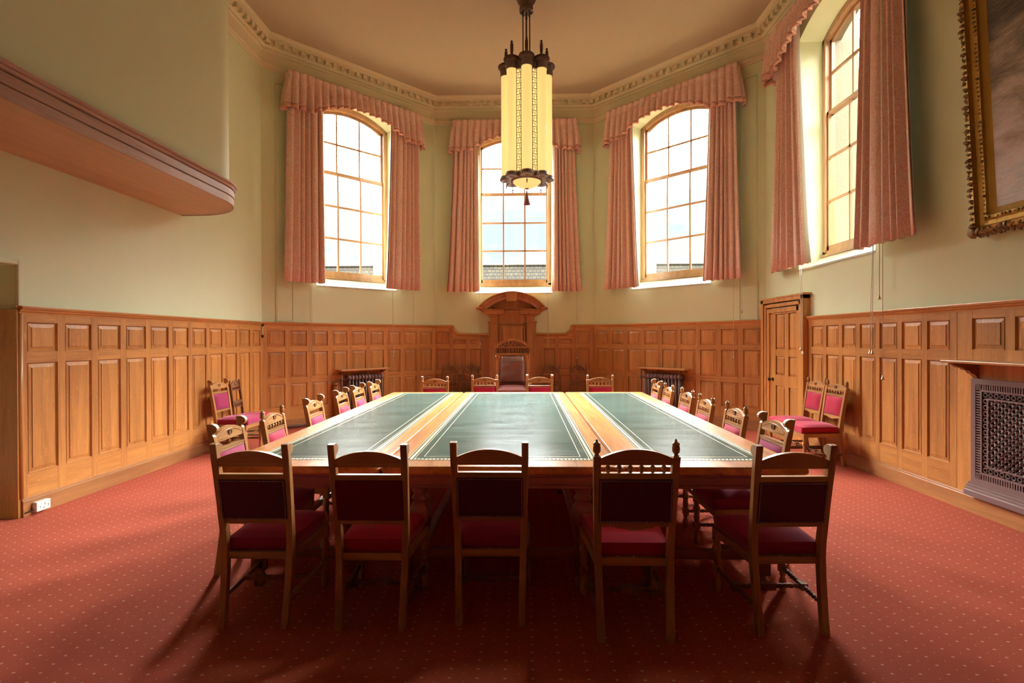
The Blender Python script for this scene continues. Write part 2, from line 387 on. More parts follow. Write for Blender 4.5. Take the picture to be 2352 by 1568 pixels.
# ------------------------------------------------------------------ world
SKY_HI = 150.0
def mk_world():
    w = bpy.data.worlds.new('sky'); scn.world = w; w.use_nodes = True; nt = w.node_tree; nt.nodes.clear(); L = nt.links.new
    out = N(nt, 'ShaderNodeOutputWorld'); bg = N(nt, 'ShaderNodeBackground'); L(bg.outputs[0], out.inputs[0])
    tc = N(nt, 'ShaderNodeTexCoord'); sp = N(nt, 'ShaderNodeSeparateXYZ'); L(tc.outputs['Generated'], sp.inputs[0])
    mp = N(nt, 'ShaderNodeMapping'); mp.inputs['Scale'].default_value = (1, 1, 2.6); L(tc.outputs['Generated'], mp.inputs[0])
    n = N(nt, 'ShaderNodeTexNoise', i_Scale=5.5, i_Detail=6.0, i_Roughness=.55); L(mp.outputs[0], n.inputs['Vector'])
    rp = N(nt, 'ShaderNodeValToRGB'); rp.color_ramp.elements[0].position = .44; rp.color_ramp.elements[1].position = .56
    rp.color_ramp.elements[0].color = (.72,.86,.95,1); rp.color_ramp.elements[1].color = (.95,.88,.84,1); L(n.outputs[0], rp.inputs[0])
    # the sky brightens from the cloudy horizon to a glaring overcast overhead
    mr = N(nt, 'ShaderNodeMapRange', interpolation_type='SMOOTHSTEP')
    mr.inputs[1].default_value = .24; mr.inputs[2].default_value = .60; mr.inputs[3].default_value = 1.0; mr.inputs[4].default_value = SKY_HI
    L(sp.outputs[2], mr.inputs[0])
    gr = N(nt, 'ShaderNodeMapRange'); gr.inputs[1].default_value = -.02; gr.inputs[2].default_value = 0.0; gr.inputs[3].default_value = .3; gr.inputs[4].default_value = 1.0
    L(sp.outputs[2], gr.inputs[0])
    # sky dimmed straight overhead to keep the roof outside from glaring
    zn = N(nt, 'ShaderNodeMapRange', interpolation_type='SMOOTHSTEP'); zn.inputs[1].default_value = .66; zn.inputs[2].default_value = .88; zn.inputs[3].default_value = 1.0; zn.inputs[4].default_value = .07
    L(sp.outputs[2], zn.inputs[0]); m0 = N(nt, 'ShaderNodeMath', operation='MULTIPLY'); L(gr.outputs[0], m0.inputs[0]); L(zn.outputs[0], m0.inputs[1]); gr = m0
    # the bright side of the sky lies ahead of the bay
    az = N(nt, 'ShaderNodeMapRange', interpolation_type='SMOOTHSTEP'); az.inputs[1].default_value = -.45; az.inputs[2].default_value = .45; az.inputs[3].default_value = .18; az.inputs[4].default_value = 1.0
    L(sp.outputs[1], az.inputs[0]); mz = N(nt, 'ShaderNodeMath', operation='MULTIPLY'); L(gr.outputs[0], mz.inputs[0]); L(az.outputs[0], mz.inputs[1]); gr = mz
    mu = N(nt, 'ShaderNodeMath', operation='MULTIPLY'); L(mr.outputs[0], mu.inputs[0]); L(gr.outputs[0], mu.inputs[1])
    wm = N(nt, 'ShaderNodeMapRange'); wm.inputs[1].default_value = .2; wm.inputs[2].default_value = .5; L(sp.outputs[2], wm.inputs[0])
    mx = N(nt, 'ShaderNodeMix', data_type='RGBA'); L(wm.outputs[0], mx.inputs[0]); L(rp.outputs[0], mx.inputs[6]); mx.inputs[7].default_value = (1.0,.965,.90,1)
    L(mx.outputs[2], bg.inputs[0]); L(mu.outputs[0], bg.inputs[1])
mk_world()

# ------------------------------------------------------------------ camera
cam = bpy.data.cameras.new('camera'); cam.sensor_width = 36; cam.lens = 1197.25/2352*36; cam.clip_start = .05; cam.clip_end = 300
co = bpy.data.objects.new('camera', cam); COL.objects.link(co)
co.matrix_world = Matrix.Translation((0, 0, H)) @ Matrix.Rotation(.0237, 4, 'Z') @ Matrix.Rotation(PI/2-.0045, 4, 'X') @ Matrix.Rotation(-.0035, 4, 'Z')
scn.camera = co
vs = scn.view_settings; vs.view_transform = 'Standard'; vs.look = 'None'; vs.gamma = 1; vs.exposure = .32
try: vs.use_curve_mapping = False
except Exception: pass

# ------------------------------------------------------------------ windows and walls
SILL, SPR, RISE, HW = 2.70, 5.78, .24, .815     # opening at the glass
WC = {'LA': 1.75, 'BW': 1.695, 'RA': 1.75, 'RW': 1.83}
def arch_z(dx, hw=HW, spr=SPR, rise=RISE):
    r = (hw*hw+rise*rise)/(2*rise); return spr-r+rise+math.sqrt(max(r*r-dx*dx, 0))

def wall_open(name, wn, s0, s1, cs, mat):
    """flat wall in its own frame with one arched opening and plastered reveals"""
    mb = MB(); hw = HW; n = 14; T = .38
    mb.add([(s0,0,0),(cs-hw,0,0),(cs-hw,0,CEIL),(s0,0,CEIL)], [(0,1,2,3)])
    mb.add([(cs+hw,0,0),(s1,0,0),(s1,0,CEIL),(cs+hw,0,CEIL)], [(0,1,2,3)])
    mb.add([(cs-hw,0,0),(cs+hw,0,0),(cs+hw,0,2.51),(cs-hw,0,2.51)], [(0,1,2,3)])
    for i in range(n):
        a = -hw+2*hw*i/n; b = -hw+2*hw*(i+1)/n
        mb.add([(cs+a,0,arch_z(a)),(cs+b,0,arch_z(b)),(cs+b,0,CEIL),(cs+a,0,CEIL)], [(0,1,2,3)])
        mb.add([(cs+a,0,arch_z(a)),(cs+b,0,arch_z(b)),(cs+b,T,arch_z(b)),(cs+a,T,arch_z(a))], [(0,1,2,3)])
    for sx in (-1, 1):
        mb.add([(cs+sx*hw,0,2.51),(cs+sx*hw,T,2.51),(cs+sx*hw,T,SPR),(cs+sx*hw,0,SPR)], [(0,1,2,3)])
    return mb.build(name, mat, None, WM(wn))

struct(wall_open('wall_bay_left', 'LA', 0, WLEN['LA'], WC['LA'], M_['wall']))
struct(wall_open('wall_back', 'BW', 0, WLEN['BW'], WC['BW'], M_['wall']))
struct(wall_open('wall_bay_right', 'RA', 0, WLEN['RA'], WC['RA'], M_['wall']))
struct(wall_open('wall_right', 'RW', 0, YB-YREAR, WC['RW'], M_['wall']))
# left wall with a doorway near the camera
mb = MB(); D0, D1, DZ = 3.25, 4.392, 2.185
mb.add([(YREAR,0,0),(D0,0,0),(D0,0,CEIL),(YREAR,0,CEIL)], [(0,1,2,3)])
mb.add([(D0,0,DZ),(D1,0,DZ),(D1,0,CEIL),(D0,0,CEIL)], [(0,1,2,3)])
mb.add([(D1,0,0),(YB,0,0),(YB,0,CEIL),(D1,0,CEIL)], [(0,1,2,3)])
for x in (D0, D1): mb.add([(x,0,0),(x,.9,0),(x,.9,DZ),(x,0,DZ)], [(0,1,2,3)])
mb.add([(D0,0,DZ),(D1,0,DZ),(D1,.9,DZ),(D0,.9,DZ)], [(0,1,2,3)])
mb.add([(D0,.9,0),(D1,.9,0),(D1,.9,DZ),(D0,.9,DZ)], [(0,1,2,3)])
struct(mb.build('wall_left', M_['wall'], None, WM('LW')))
mb = MB(); mb.add([(XA,YREAR,0),(XB,YREAR,0),(XB,YREAR,CEIL),(XA,YREAR,CEIL)], [(0,1,2,3)])
struct(mb.build('wall_rear', M_['oak_dark']))  # unseen wall, given a dark finish to cut fill light from behind
foot = [(XA-.95,YREAR),(XB,YREAR),(XB,YB),(XB-DD,YB+DD),(XA+DD,YB+DD),(XA,YB),(XA-.95,YB)]
mb = MB(); mb.add([(x,y,0) for x, y in foot], [tuple(range(7))]); struct(mb.build('floor', M_['carpet']))
foot[0] = (XA, YREAR); foot[-1] = (XA, YB)
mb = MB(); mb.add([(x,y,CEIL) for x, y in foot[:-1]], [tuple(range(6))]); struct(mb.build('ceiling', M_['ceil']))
# painted architrave round the doorway
mb = MB(); a = .045
mb.box(D1-.002, D1+a, -.03, 0, 1.83, DZ+a); mb.box(D0-a, D0+.002, -.03, 0, 0, DZ+a); mb.box(D0, D1, -.03, 0, DZ, DZ+a)
struct(mb.build('trim_9', M_['wall'], None, WM('LW'), bevel=.01))

def sash(mb, cs, z0, z1, rows, y0, y1, arched=False, hw=.745):
    """sash with three columns; z0..z1 outer size"""
    st = .045; bar = .0155
    bx = lambda *a: mb.box(*a)
    bx(cs-hw, cs-hw+st, y0, y1, z0, z1 if not arched else SPR-.03); bx(cs+hw-st, cs+hw, y0, y1, z0, z1 if not arched else SPR-.03)
    bx(cs-hw, cs+hw, y0, y1, z0, z0+(.07 if not arched else .045))
    if not arched: bx(cs-hw, cs+hw, y0, y1, z1-.045, z1)
    else:
        n = 14
        for i in range(n):
            p = -hw+2*hw*i/n; q = -hw+2*hw*(i+1)/n
            f = lambda d: arch_z(d, hw, SPR-.04, .20)
            poly = [(cs+p, f(p)-.055), (cs+q, f(q)-.055), (cs+q, f(q)), (cs+p, f(p))]
            mb.prism(poly, 'y', y0, y1)
    zt = z1 if not arched else z1+.10
    for k in (-1, 1):
        x = cs+k*.2355; bx(x-bar, x+bar, y0+.006, y1-.006, z0, zt)
    for z in rows: bx(cs-hw, cs+hw, y0+.006, y1-.006, z-bar, z+bar)

def window(idx, wn, label):
    cs = WC[wn]; root = empty('window_%d' % idx, WM(wn)); struct(root)
    fr = MB(); y0, y1 = .335, .47; n = 16
    for sx in (-1, 1): fr.box(cs+sx*.74, cs+sx*.85, y0, y1, 2.68, SPR)
    fr.box(cs-.85, cs+.85, y0, y1, 2.69, 2.765); fr.box(cs-.85, cs+.85, y0-.03, y1, 2.68, 2.715)
    for i in range(n):
        p = -.85+1.7*i/n; q = -.85+1.7*(i+1)/n
        g = lambda d, o: arch_z(d, .85, SPR, .25)-o
        fr.prism([(cs+p, g(p,.10)), (cs+q, g(q,.10)), (cs+q, g(q,-.03)), (cs+p, g(p,-.03))], 'y', y0, y1)
    # inner bead
    for sx in (-1, 1): fr.box(cs+sx*.725, cs+sx*.765, y0-.012, y0+.01, 2.74, SPR-.02)
    fr.build('frame', M_['window_wood'], root, bevel=.004)
    a = MB(); sash(a, cs, 2.765, 4.735, [3.465, 4.078], .355, .395); lo = a.build('lower_sash', M_['window_wood'], root)
    a = MB(); sash(a, cs, 4.69, 5.80, [5.285], .40, .44, True); up = a.build('upper_sash', M_['window_wood'], root)
    a = MB(); a.add([(cs-.72,.375,2.80),(cs+.72,.375,2.80),(cs+.72,.375,4.70),(cs-.72,.375,4.70)], [(0,1,2,3)]); a.build('glass_pane', M_['glass'], lo)
    a = MB(); pts = [(cs-.72,.42,4.72),(cs+.72,.42,4.72)]+[(cs+.72-1.44*i/12,.42,arch_z(.72-1.44*i/12,.745,SPR-.04,.20)-.02) for i in range(13)]
    a.add(pts, [tuple(range(len(pts)))]); a.build('glass_pane', M_['glass'], up)
    # sloping inner sill
    a = MB(); a.prism([(-.012,2.49),(-.012,2.515),(.34,2.69),(.40,2.69),(.40,2.49)], 'x', cs-HW-.0, cs+HW+.0); a.build('sill', M_['sill'], root)
    # stone reveal outside
    a = MB()
    for sx in (-1, 1): a.box(cs+sx*.745, cs+sx*1.1, .47, .80, 2.5, 6.2)
    a.box(cs-1.1, cs+1.1, .47, .86, 2.55, 2.72)
    for i in range(n):
        p = -.75+1.5*i/n; q = -.75+1.5*(i+1)/n
        g = lambda d: arch_z(d, .75, SPR-.02, .22)
        a.prism([(cs+p, g(p)), (cs+q, g(q)), (cs+q, 6.4), (cs+p, 6.4)], 'y', .47, .56)
    a.build('stone_reveal', M_['stone'], root)
    # sash stay, pulley
    a = MB(); a.box(cs-.76, cs-.735, .325, .34, 5.55, 5.66); a.build('sash_pulley', M_['bronze'], root)
    # portal so the renderer samples the daylight
    ld = bpy.data.lights.new('window_daylight', 'AREA'); ld.shape = 'RECTANGLE'; ld.size = 1.5; ld.size_y = 3.3
    lo_ = bpy.data.objects.new('window_daylight', ld); COL.objects.link(lo_)
    lo_.matrix_world = WM(wn) @ Matrix.Translation((cs, .84, 4.36)) @ Matrix.Rotation(R(90), 4, 'X') @ Matrix.Rotation(PI, 4, 'X') @ Matrix.Rotation(PI, 4, 'X')
    ld.cycles.is_portal = True
    return root
window(1, 'LA', ''); window(2, 'BW', ''); window(3, 'RA', ''); window(4, 'RW', '')

# ------------------------------------------------------------------ cornice and ledge
room_path = [(XB, YREAR), (XB, YB), (XB-DD, YB+DD), (XA+DD, YB+DD), (XA, YB), (XA, YREAR)]   # interior lies to the left of travel
prof = [(0,6.085),(.018,6.085),(.022,6.115),(.036,6.12),(.040,6.15),(.056,6.158),(.056,6.185),(.044,6.19),(.044,6.205),(.034,6.21),(.034,6.355),(.052,6.36),(.062,6.385),(.062,6.405),
        (.080,6.41),(.092,6.44),(.092,6.53),(.165,6.53),(.165,6.575),(.178,6.58),(.200,6.605),(.212,CEIL),(0,CEIL)]
mb = MB(); mb.sweep(prof, room_path)
def along(path, off, step, fn, z):
    for i in range(len(path)-1):
        p, q = Vector(path[i]), Vector(path[i+1]); d = (q-p); Ln = d.length; d.normalize()
        k = max(1, round(Ln/step)); ang = math.atan2(d.y, d.x)
        for j in range(k):
            c = p+d*(Ln*(j+.5)/k); fn(Matrix.Translation((c.x, c.y, z)) @ Matrix.Rotation(ang, 4, 'Z'))
along(room_path, 0, .148, lambda M: mb.box(-.036, .036, .09, .155, 0, .072, M=M), 6.455)
along(room_path, 0, .060, lambda M: mb.box(-.018, .018, .05, .062, 0, .014, M=M), 6.165)
along(room_path, 0, .060, lambda M: mb.box(-.018, .018, .06, .070, 0, .014, M=M), 6.385)
struct(mb.build('trim_1', M_['cornice']))

# overhanging gallery box on the left with its rounded corner
def rounded(off):
    x0, r = -3.405-off, .74-off
    p = [(x0, YREAR), (x0, 3.0), (x0, 5.80)]
    cx, cy = -3.405-.74, 5.86
    for k in range(15):
        t = k/14*PI/2; p.append((cx+r*math.cos(t), cy+r*math.sin(t)))
    y1 = cy+r
    p.append((XA, y1)); return p
pth = rounded(.05)
mb = MB(); mb.sweep([(0,3.30),(0,CEIL)], pth, smooth=False)
o = struct(mb.build('wall_gallery_left', M_['wall']))
for p in o.data.polygons: p.use_smooth = True
pth = rounded(.0)
mb = MB()
mb.sweep([(.03,3.125),(0,3.125),(-.0,3.205),(.012,3.207),(.012,3.213),(-.006,3.217),(-.006,3.290),(.010,3.293),(.010,3.300),(-.012,3.304),(-.022,3.325),(-.016,3.335),(-.03,3.345),(-.034,3.362),(.0,3.378),(.06,3.385)], pth)
led = struct(mb.build('trim_2', M_['mahogany_h']))
mb = MB(); pl = [(x, y, 3.130) for x, y in pth]+[(XA, YREAR, 3.130)]
mb.add(pl, [tuple(range(len(pl)))]); mb.build('soffit_board', M_['plywood'], led)

# ------------------------------------------------------------------ panelling
RAILZ = 1.83
rail_prof = [(.025,1.765),(.032,1.765),(.034,1.780),(.046,1.786),(.050,1.800),(.062,1.806),(.066,1.822),(.060,1.832),(.0,1.836)]
base_prof = [(0,0),(.050,0),(.050,.135),(.042,.142),(.042,.150),(.028,.160),(0,.160)]
FO = .030           # face of stiles and rails
def frame_pieces(mb, x0, x1, z0, z1, cols, rows):
    """cols: list of panel (x0,x1); rows: list of (z0,z1); fills the rest with stiles and rails"""
    for (a, b) in rows:
        pass
    xs = [x0]+[v for c in cols for v in c]+[x1]
    for i in range(0, len(xs), 2): mb.box(xs[i], xs[i+1], -FO, 0, z0, z1, 0)
    zs = [z0]+[v for r in rows for v in r]+[z1]
    for c in cols:
        for i in range(0, len(zs), 2): mb.box(c[0], c[1], -FO+.001, 0, zs[i], zs[i+1], 1)
        # small moulding at the foot and head of every panel
        for r in rows:
            e = .010
            mb.prism([(-FO+.001, r[1]), (-FO-.004, r[1]), (-.014, r[1]-e), (-.014, r[1])], 'x', c[0], c[1], 1)
            mb.prism([(-FO+.001, r[0]), (-FO-.004, r[0]), (-.014, r[0]+e), (-.014, r[0])], 'x', c[0], c[1], 1)
            for sx, x in ((1, c[0]), (-1, c[1])):
                mb.prism([(x, -FO+.001), (x, -FO-.004), (x+sx*e, -.014), (x, -.014)], 'z', r[0], r[1], 0)
def wainscot(idx, wn, x0, x1, cols, rows, z1=1.77, extra=None):
    M = WM(wn); mb = MB(); frame_pieces(mb, x0, x1, .155, z1, cols, rows)
    mb.box(x0, x1, -.012, 0, .155, z1, 0)
    root = struct(mb.build('trim_%d' % idx, [M_['oak_v'], M_['oak_h']], None, M))
    for c in cols:
        for r in rows:
            p = MB(); p.panel(c[0]+.008, c[1]-.008, r[0]+.008, r[1]-.008, .016, .029); p.build('panel', M_['oak_v'], root)
    return root
def rail(root, x0, x1, prof=rail_prof):
    mb = MB(); mb.sweep([(o, z) for o, z in prof], [(x1, 0), (x0, 0)]); # travel leftwards so that "left" is into the room (-y)
    return mb.build('dado_rail', M_['oak_h'], root)
def base(name, wn, x0, x1):
    mb = MB(); mb.sweep(base_prof, [(x1, 0), (x0, 0)]); return struct(mb.build(name, M_['oak_dark'], None, WM(wn)))

LWc = [(4.469+.379*i, 4.469+.379*i+.292) for i in range(11)]; LWc[-1] = (8.262, 8.50)
r_ = wainscot(3, 'LW', 4.40, YB, LWc, [(.364,1.335),(1.432,1.692)]); rail(r_, 4.39, YB)
mb = MB(); mb.tube([(4.405,-.025,.16),(4.405,-.025,1.77)], .020, 10); mb.build('corner_bead', M_['oak_v'], r_)
mb = MB(); mb.box(4.374, 4.391, -.028, .885, 0, 1.80); mb.sweep(rail_prof, [(4.374, .885), (4.374, -.02)]); mb.sweep(base_prof, [(4.374, .885), (4.374, -.03)]); mb.build('jamb_lining', M_['oak_v'], r_)
base('baseboard_left', 'LW', 4.40, YB-.02)
LAc = [(.078+.3786*i, .078+.3786*i+.286) for i in range(9)]
ROW3 = [(.358,.778),(.876,1.326),(1.422,1.688)]
r_ = wainscot(4, 'LA', 0, WLEN['LA'], LAc, ROW3); rail(r_, 0, WLEN['LA'])
base('baseboard_bay_left', 'LA', 0.02, WLEN['LA']-.02)
RAc = [(.040+.386*i, .040+.386*i+.285) for i in range(9)]; RAc = [(WLEN['RA']-b-.0, WLEN['RA']-a-.0) for a, b in reversed(LAc)]
r_ = wainscot(5, 'RA', 0, WLEN['RA'], RAc, ROW3); rail(r_, 0, WLEN['RA'])
base('baseboard_bay_right', 'RA', .02, WLEN['RA']-.02)
RWc = [(1.405+.340*i, 1.405+.340*i+.262) for i in range(7)]
r_ = wainscot(6, 'RW', 1.31, 3.79, RWc, [(.372,1.315),(1.412,1.692)]); rail(r_, 1.31, 3.79)
c2 = [(3.955,4.262),(4.355,4.66),(4.755,5.06),(5.155,5.46)]
r2 = wainscot(7, 'RW', 3.795, 5.62, c2, [(1.425,1.698)]); rail(r2, 3.79, 5.62)
base('baseboard_right', 'RW', 1.31, 5.62)
r3 = wainscot(10, 'RW', 5.62, YB-YREAR, [(5.75+.4*i, 6.05+.4*i) for i in range(13)], [(.372,1.315),(1.412,1.692)]); rail(r3, 5.62, YB-YREAR)

# back wall: lower middle part with scooped shoulders
W = WLEN['BW']; c0 = 1.655
mb = MB(); mb.box(0, W, -.012, 0, .155, 1.60)
colsL = [(.03,.31),(.402,.663),(.756,.989)]; colsR = [(2*c0-b, 2*c0-a) for a, b in reversed(colsL)]
colsR[-1] = (3.0, 3.28)
rowsO = ROW3; rowsI = [(.358,.778),(.876,1.330),(1.428,1.523)]
for cols, rows, x0, x1, zt in ((colsL[:1], rowsO, 0, .385, 1.77), (colsL[1:], rowsI, .385, 1.16, 1.59), (colsR[:2], rowsI, 2.14, 2.925, 1.59), (colsR[2:], rowsO, 2.925, W, 1.77)):
    frame_pieces(mb, x0, x1, .155, zt, cols, rows)
bwr = struct(mb.build('trim_8', [M_['red_oak'], M_['oak_h']], None, WM('BW')))
for cols, rows in ((colsL[:1], rowsO), (colsL[1:], rowsI), (colsR[:2], rowsI), (colsR[2:], rowsO)):
    for c in cols:
        for r in rows:
            p = MB(); p.panel(c[0]+.008, c[1]-.008, r[0]+.008, r[1]-.008, .016, .029, bev=.03 if r[1]-r[0] > .15 else .02); p.build('panel', M_['red_oak'], bwr)
def shoulder(sx, xc, xe, xw):
    """scooped rail: from outer high rail down to the low rail. xc centre of scoop, xe where the low part ends, xw wall end"""
    mb = MB(); pts = [(xw, 1.80), (xc-sx*.005, 1.80)]
    for k in range(9):
        t = k/8*PI/2; pts.append((xc+sx*.19*(1-math.cos(t)), 1.80-.175*math.sin(t)))
    pts.append((xe, 1.625))
    n = len(pts)
    sec = [(0,-.035),(.034,-.035),(.050,-.012),(.062,.004),(.064,.022),(.056,.032),(0,.036)]
    vs = []
    for i, (x, z) in enumerate(pts):
        a = Vector(pts[max(i-1,0)]); b = Vector(pts[min(i+1,n-1)]); t = (b-a).normalized(); nn = Vector((-t.y, t.x))
        if nn.y < 0: nn = -nn
        for o, w in sec: vs.append((x+nn.x*w, -o, z+nn.y*w))
    m = len(sec); fs = [(i*m+k, (i+1)*m+k, (i+1)*m+k+1, i*m+k+1) for i in range(n-1) for k in range(m-1)]
    mb.add(vs, fs)
    # infill below the curve
    for i in range(n-1):
        (xa, za), (xb, zb) = pts[i], pts[i+1]
        if abs(xa-xb) > 1e-4 and i > 0: mb.add([(xa,-.0306,1.585),(xb,-.0306,1.585),(xb,-.0306,zb),(xa,-.0306,za)], [(0,1,2,3)])
    mb.build('dado_rail', M_['oak_h'], bwr)
shoulder(1, .385, 1.14, 0); shoulder(-1, 2.925, 2.16, W)
base('baseboard_back', 'BW', .02, W-.02)

# throne surround (aedicule) on the back wall
def surround():
    root = empty('panelled_surround', WM('BW') @ Matrix.Translation((c0, 0, 0)))
    tag(root, 'tall oak surround with arched pediment and pilasters on the wall behind the throne', 'surround')
    b = MB(); b.box(-.50, .50, -.10, 0, 0, 1.88); b.box(-.42, .42, -.12, 0, .0, .62); b.box(-.40,.40,-.10,0,1.88,2.14)
    # tympanum
    n = 16
    arc = lambda w, h, k, zb: (w*math.sin(-PI/2+PI*k/n)*1.0, zb+h*math.cos(-PI/2+PI*k/n))
    def seg(hw, zb, ht):
        r = (hw*hw+ht*ht)/(2*ht); A = math.asin(min(1, hw/r)); return [(r*math.sin(-A+2*A*k/n), zb+ht-r+r*math.cos(-A+2*A*k/n)) for k in range(n+1)]
    tym = seg(.62, 2.15, .30); b.prism(tym, 'y', -.06, 0)
    b.box(-.30, .30, -.118, 0, 1.62-.30, 1.34)
    b.build('back_board', M_['red_oak'], root)
    p = MB(); p.panel(-.235, .235, 1.33, 1.835, .105, .135, bev=.05); p.build('panel', M_['red_oak'], root)
    p = MB()
    for sx in (-1, 1):
        p.box(sx*.235, sx*.27, -.135, -.1, 1.29, 1.87)
    p.box(-.27, .27, -.135, -.1, 1.835, 1.87); p.build('panel_moulding', M_['red_oak'], root, bevel=.008)
    for sx in (-1, 1):
        q = MB(); q.box(sx*.305, sx*.465, -.155, -.10, .62, 1.88); q.box(sx*.33, sx*.44, -.165, -.10, .70, 1.84)
        q.box(sx*.28, sx*.49, -.19, -.10, .58, .63); q.box(sx*.29, sx*.48, -.175, -.10, .63, .68); q.box(sx*.28, sx*.49, -.185, -.1, 0, .58)
        q.build('pilaster', M_['red_oak'], root, bevel=.006)
        q = MB(); q.box(sx*.285, sx*.485, -.180, -.10, 1.875, 1.90); q.box(sx*.30, sx*.47, -.165, -.10, 1.90, 2.0)
        q.box(sx*.28, sx*.50, -.20, -.08, 2.0, 2.03); q.box(sx*.24, sx*.53, -.23, -.06, 2.03, 2.05); q.box(sx*.165, sx*.585, -.28, 0, 2.05, 2.135); q.box(sx*.15, sx*.61, -.30, 0, 2.135, 2.155)
        q.box(sx*.49, sx*.52, -.12, 0, 1.875, 1.90); q.build('capital_block', M_['red_oak'], root, bevel=.006)
    # arched hood: swept rings
    hood = MB()
    def ring(prof_, hw, zb, ht):
        base_ = seg(hw, zb, ht); vs = []; m = len(prof_)
        r = (hw*hw+ht*ht)/(2*ht); cz = zb+ht-r
        for (x, z) in base_:
            d = Vector((x, z-cz)).normalized()
            for (dr, o) in prof_: vs.append((x+d.x*dr, -o, z+d.y*dr))
        fs = [(i*m+k, (i+1)*m+k, (i+1)*m+k+1, i*m+k+1) for i in range(n) for k in range(m-1)]
        fs += [tuple(range(m)), tuple(n*m+k for k in range(m-1, -1, -1))]
        hood.add(vs, fs)
    ring([(-.135,0),(-.135,.23),(-.065,.25),(-.055,.275),(-.03,.285),(-.015,.32),(.012,.34),(.02,.36),(.0,.37),(.0,0)], .70, 2.165, .335)
    hood.build('arched_hood', M_['red_oak'], root)
    k = MB(); k.prism([(-.100,2.31),(.100,2.31),(.125,2.50),(.06,2.515),(-.06,2.515),(-.125,2.50)], 'y', -.376, -.2); k.build('keystone', M_['red_oak'], root)
    for sx in (-1, 1):
        k = MB(); k.prism([(-.0,2.155),(-.33,2.155),(-.36,2.175),(-.36,2.19),(0,2.215)], 'x', sx*.60, sx*.74); k.build('cornice_return', M_['red_oak'], root)
surround()

# flush duct covers on the bay walls
def duct(idx, wn, s0, s1, z0, z1):
    mb = MB(); w = .012
    mb.box(s0, s0+w, -.014, 0, z0, z1); mb.box(s1-w, s1, -.014, 0, z0, z1); mb.box(s0, s1, -.014, 0, z1-w, z1); mb.box(s0, s1, -.014, 0, z0, z0+w)
    mb.box(s0+.02, s1-.02, -.008, 0, z0+.02, z1-.02)
    struct(mb.build('trim_%d' % idx, M_['wall'], None, WM(wn)))
duct(11, 'LA', .225, .52, 1.85, 5.90); duct(12, 'RA', 3.06, 3.37, 1.84, 5.89)

# ------------------------------------------------------------------ door in the right wall
root = struct(empty('door_1', WM('RW')))
mb = MB(); L_ = [(.278,.446),(.70,.839-.0),(1.092,1.215)]
cols = [(.43,.715),(.825,1.105)]; rows = [(.22,.80),(.97,1.255),(1.36,1.90)]
xs = [.278,.43,.715,.825,1.105,1.215]
for i in (0, 2, 4): mb.box(xs[i], xs[i+1], -.055, 0, 0, 1.995)
zs = [0,.22,.80,.97,1.255,1.36,1.90,1.995]
for c in cols:
    for i in range(0, 8, 2): mb.box(c[0], c[1], -.054, 0, zs[i], zs[i+1])
mb.box(.278,1.215,-.03,0,0,1.995)
leaf = mb.build('door_leaf', M_['oak_v'], root)
for c in cols:
    for r in rows:
        p = MB(); p.panel(c[0]+.004, c[1]-.004, r[0]+.004, r[1]-.004, .034, .052, bev=.03); p.build('panel', M_['oak_v'], leaf)
mb = MB()
for a, b, o in ((.02,.10,.10),(.10,.17,.085),(.17,.255,.075),(.255,.28,.06)):
    mb.box(a, b, -o, 0, 0, 2.16-a+.0); mb.box(1.33-a+.0, 1.33-b, -o, 0, 0, 2.16-a)
    mb.box(a, 1.33-a, -o, 0, 2.16-b+.02, 2.16-a+.0)
mb.box(-.0, 1.35, -.11, 0, 2.135, 2.16)
mb.build('door_frame', M_['oak_v'], root, bevel=.006)
mb = MB(); Mk = Matrix.Translation((.345, -.055, .89)) @ Matrix.Rotation(R(90), 4, 'X')
mb.lathe([(.028,0),(.028,.006),(.012,.01),(.010,.035),(.022,.045),(.027,.06),(.022,.075),(.008,.08)], 14, M=Mk); mb.build('door_knob', M_['knob'], root)

# ------------------------------------------------------------------ curtains
def curtain(wn, xt0, xt1, xb0, xb1, o0, label, inner):
    root = empty('curtain', WM(wn)); tag(root, label, 'curtain')
    nf = 6; ph = random.uniform(0, 6); zt, zb = 5.92, 2.53
    r1, r2 = random.uniform(.6, 1.2), random.uniform(0, 6)
    def f(u, v, off=0):
        z = zb+(zt-zb)*v
        x0 = xb0+(xt0-xb0)*v**.8; x1 = xb1+(xt1-xb1)*v**.8
        uu = u+.034*math.sin(u*9+ph)+.016*math.sin(u*23+r2)
        w = 2*PI*nf*uu+ph
        amp = .060*(1-.30*v)*(.75+.25*math.sin(u*7*r1+r2))
        s = 2*abs(math.cos(w/2))**.85-1
        x = x0+(x1-x0)*u + .012*math.cos(w)*(1-v)
        if v == 0: z += .006*math.sin(w*1.0)
        return (x, -(o0+amp*s)+off, z)
    mb = MB(); mb.grid(lambda u, v: f(u, v), 150, 14); mb.build('curtain_cloth', M_['damask'], root, solid=.004)
    def g(u, v):
        x, y, z = f(u, v, .022); return (x+(-.018 if inner < 0 else .018)*(1 if (u < .06 and inner < 0) or (u > .94 and inner > 0) else 0), y, z+.012)
    mb = MB(); mb.grid(g, 110, 8); mb.build('lining', M_['lining'], root, solid=.003)
curtain('LA', .385, .985, .325, 1.0, .15, 'salmon damask curtain left of the left bay window', 1)
curtain('LA', 2.40, 3.00, 2.27, 3.0, .15, 'salmon damask curtain right of the left bay window', -1)
curtain('BW', .447, .93, .279, .945, .15, 'salmon damask curtain left of the centre window behind the lamp', 1)
curtain('BW', 2.53, 2.958, 2.51, 3.10, .15, 'salmon damask curtain right of the centre window behind the lamp', -1)
curtain('RA', .54, 1.04, .36, 1.19, .15, 'salmon damask curtain left of the right bay window', 1)
curtain('RA', 2.62, 3.07, 2.50, 3.155, .15, 'salmon damask curtain right of the right bay window', -1)
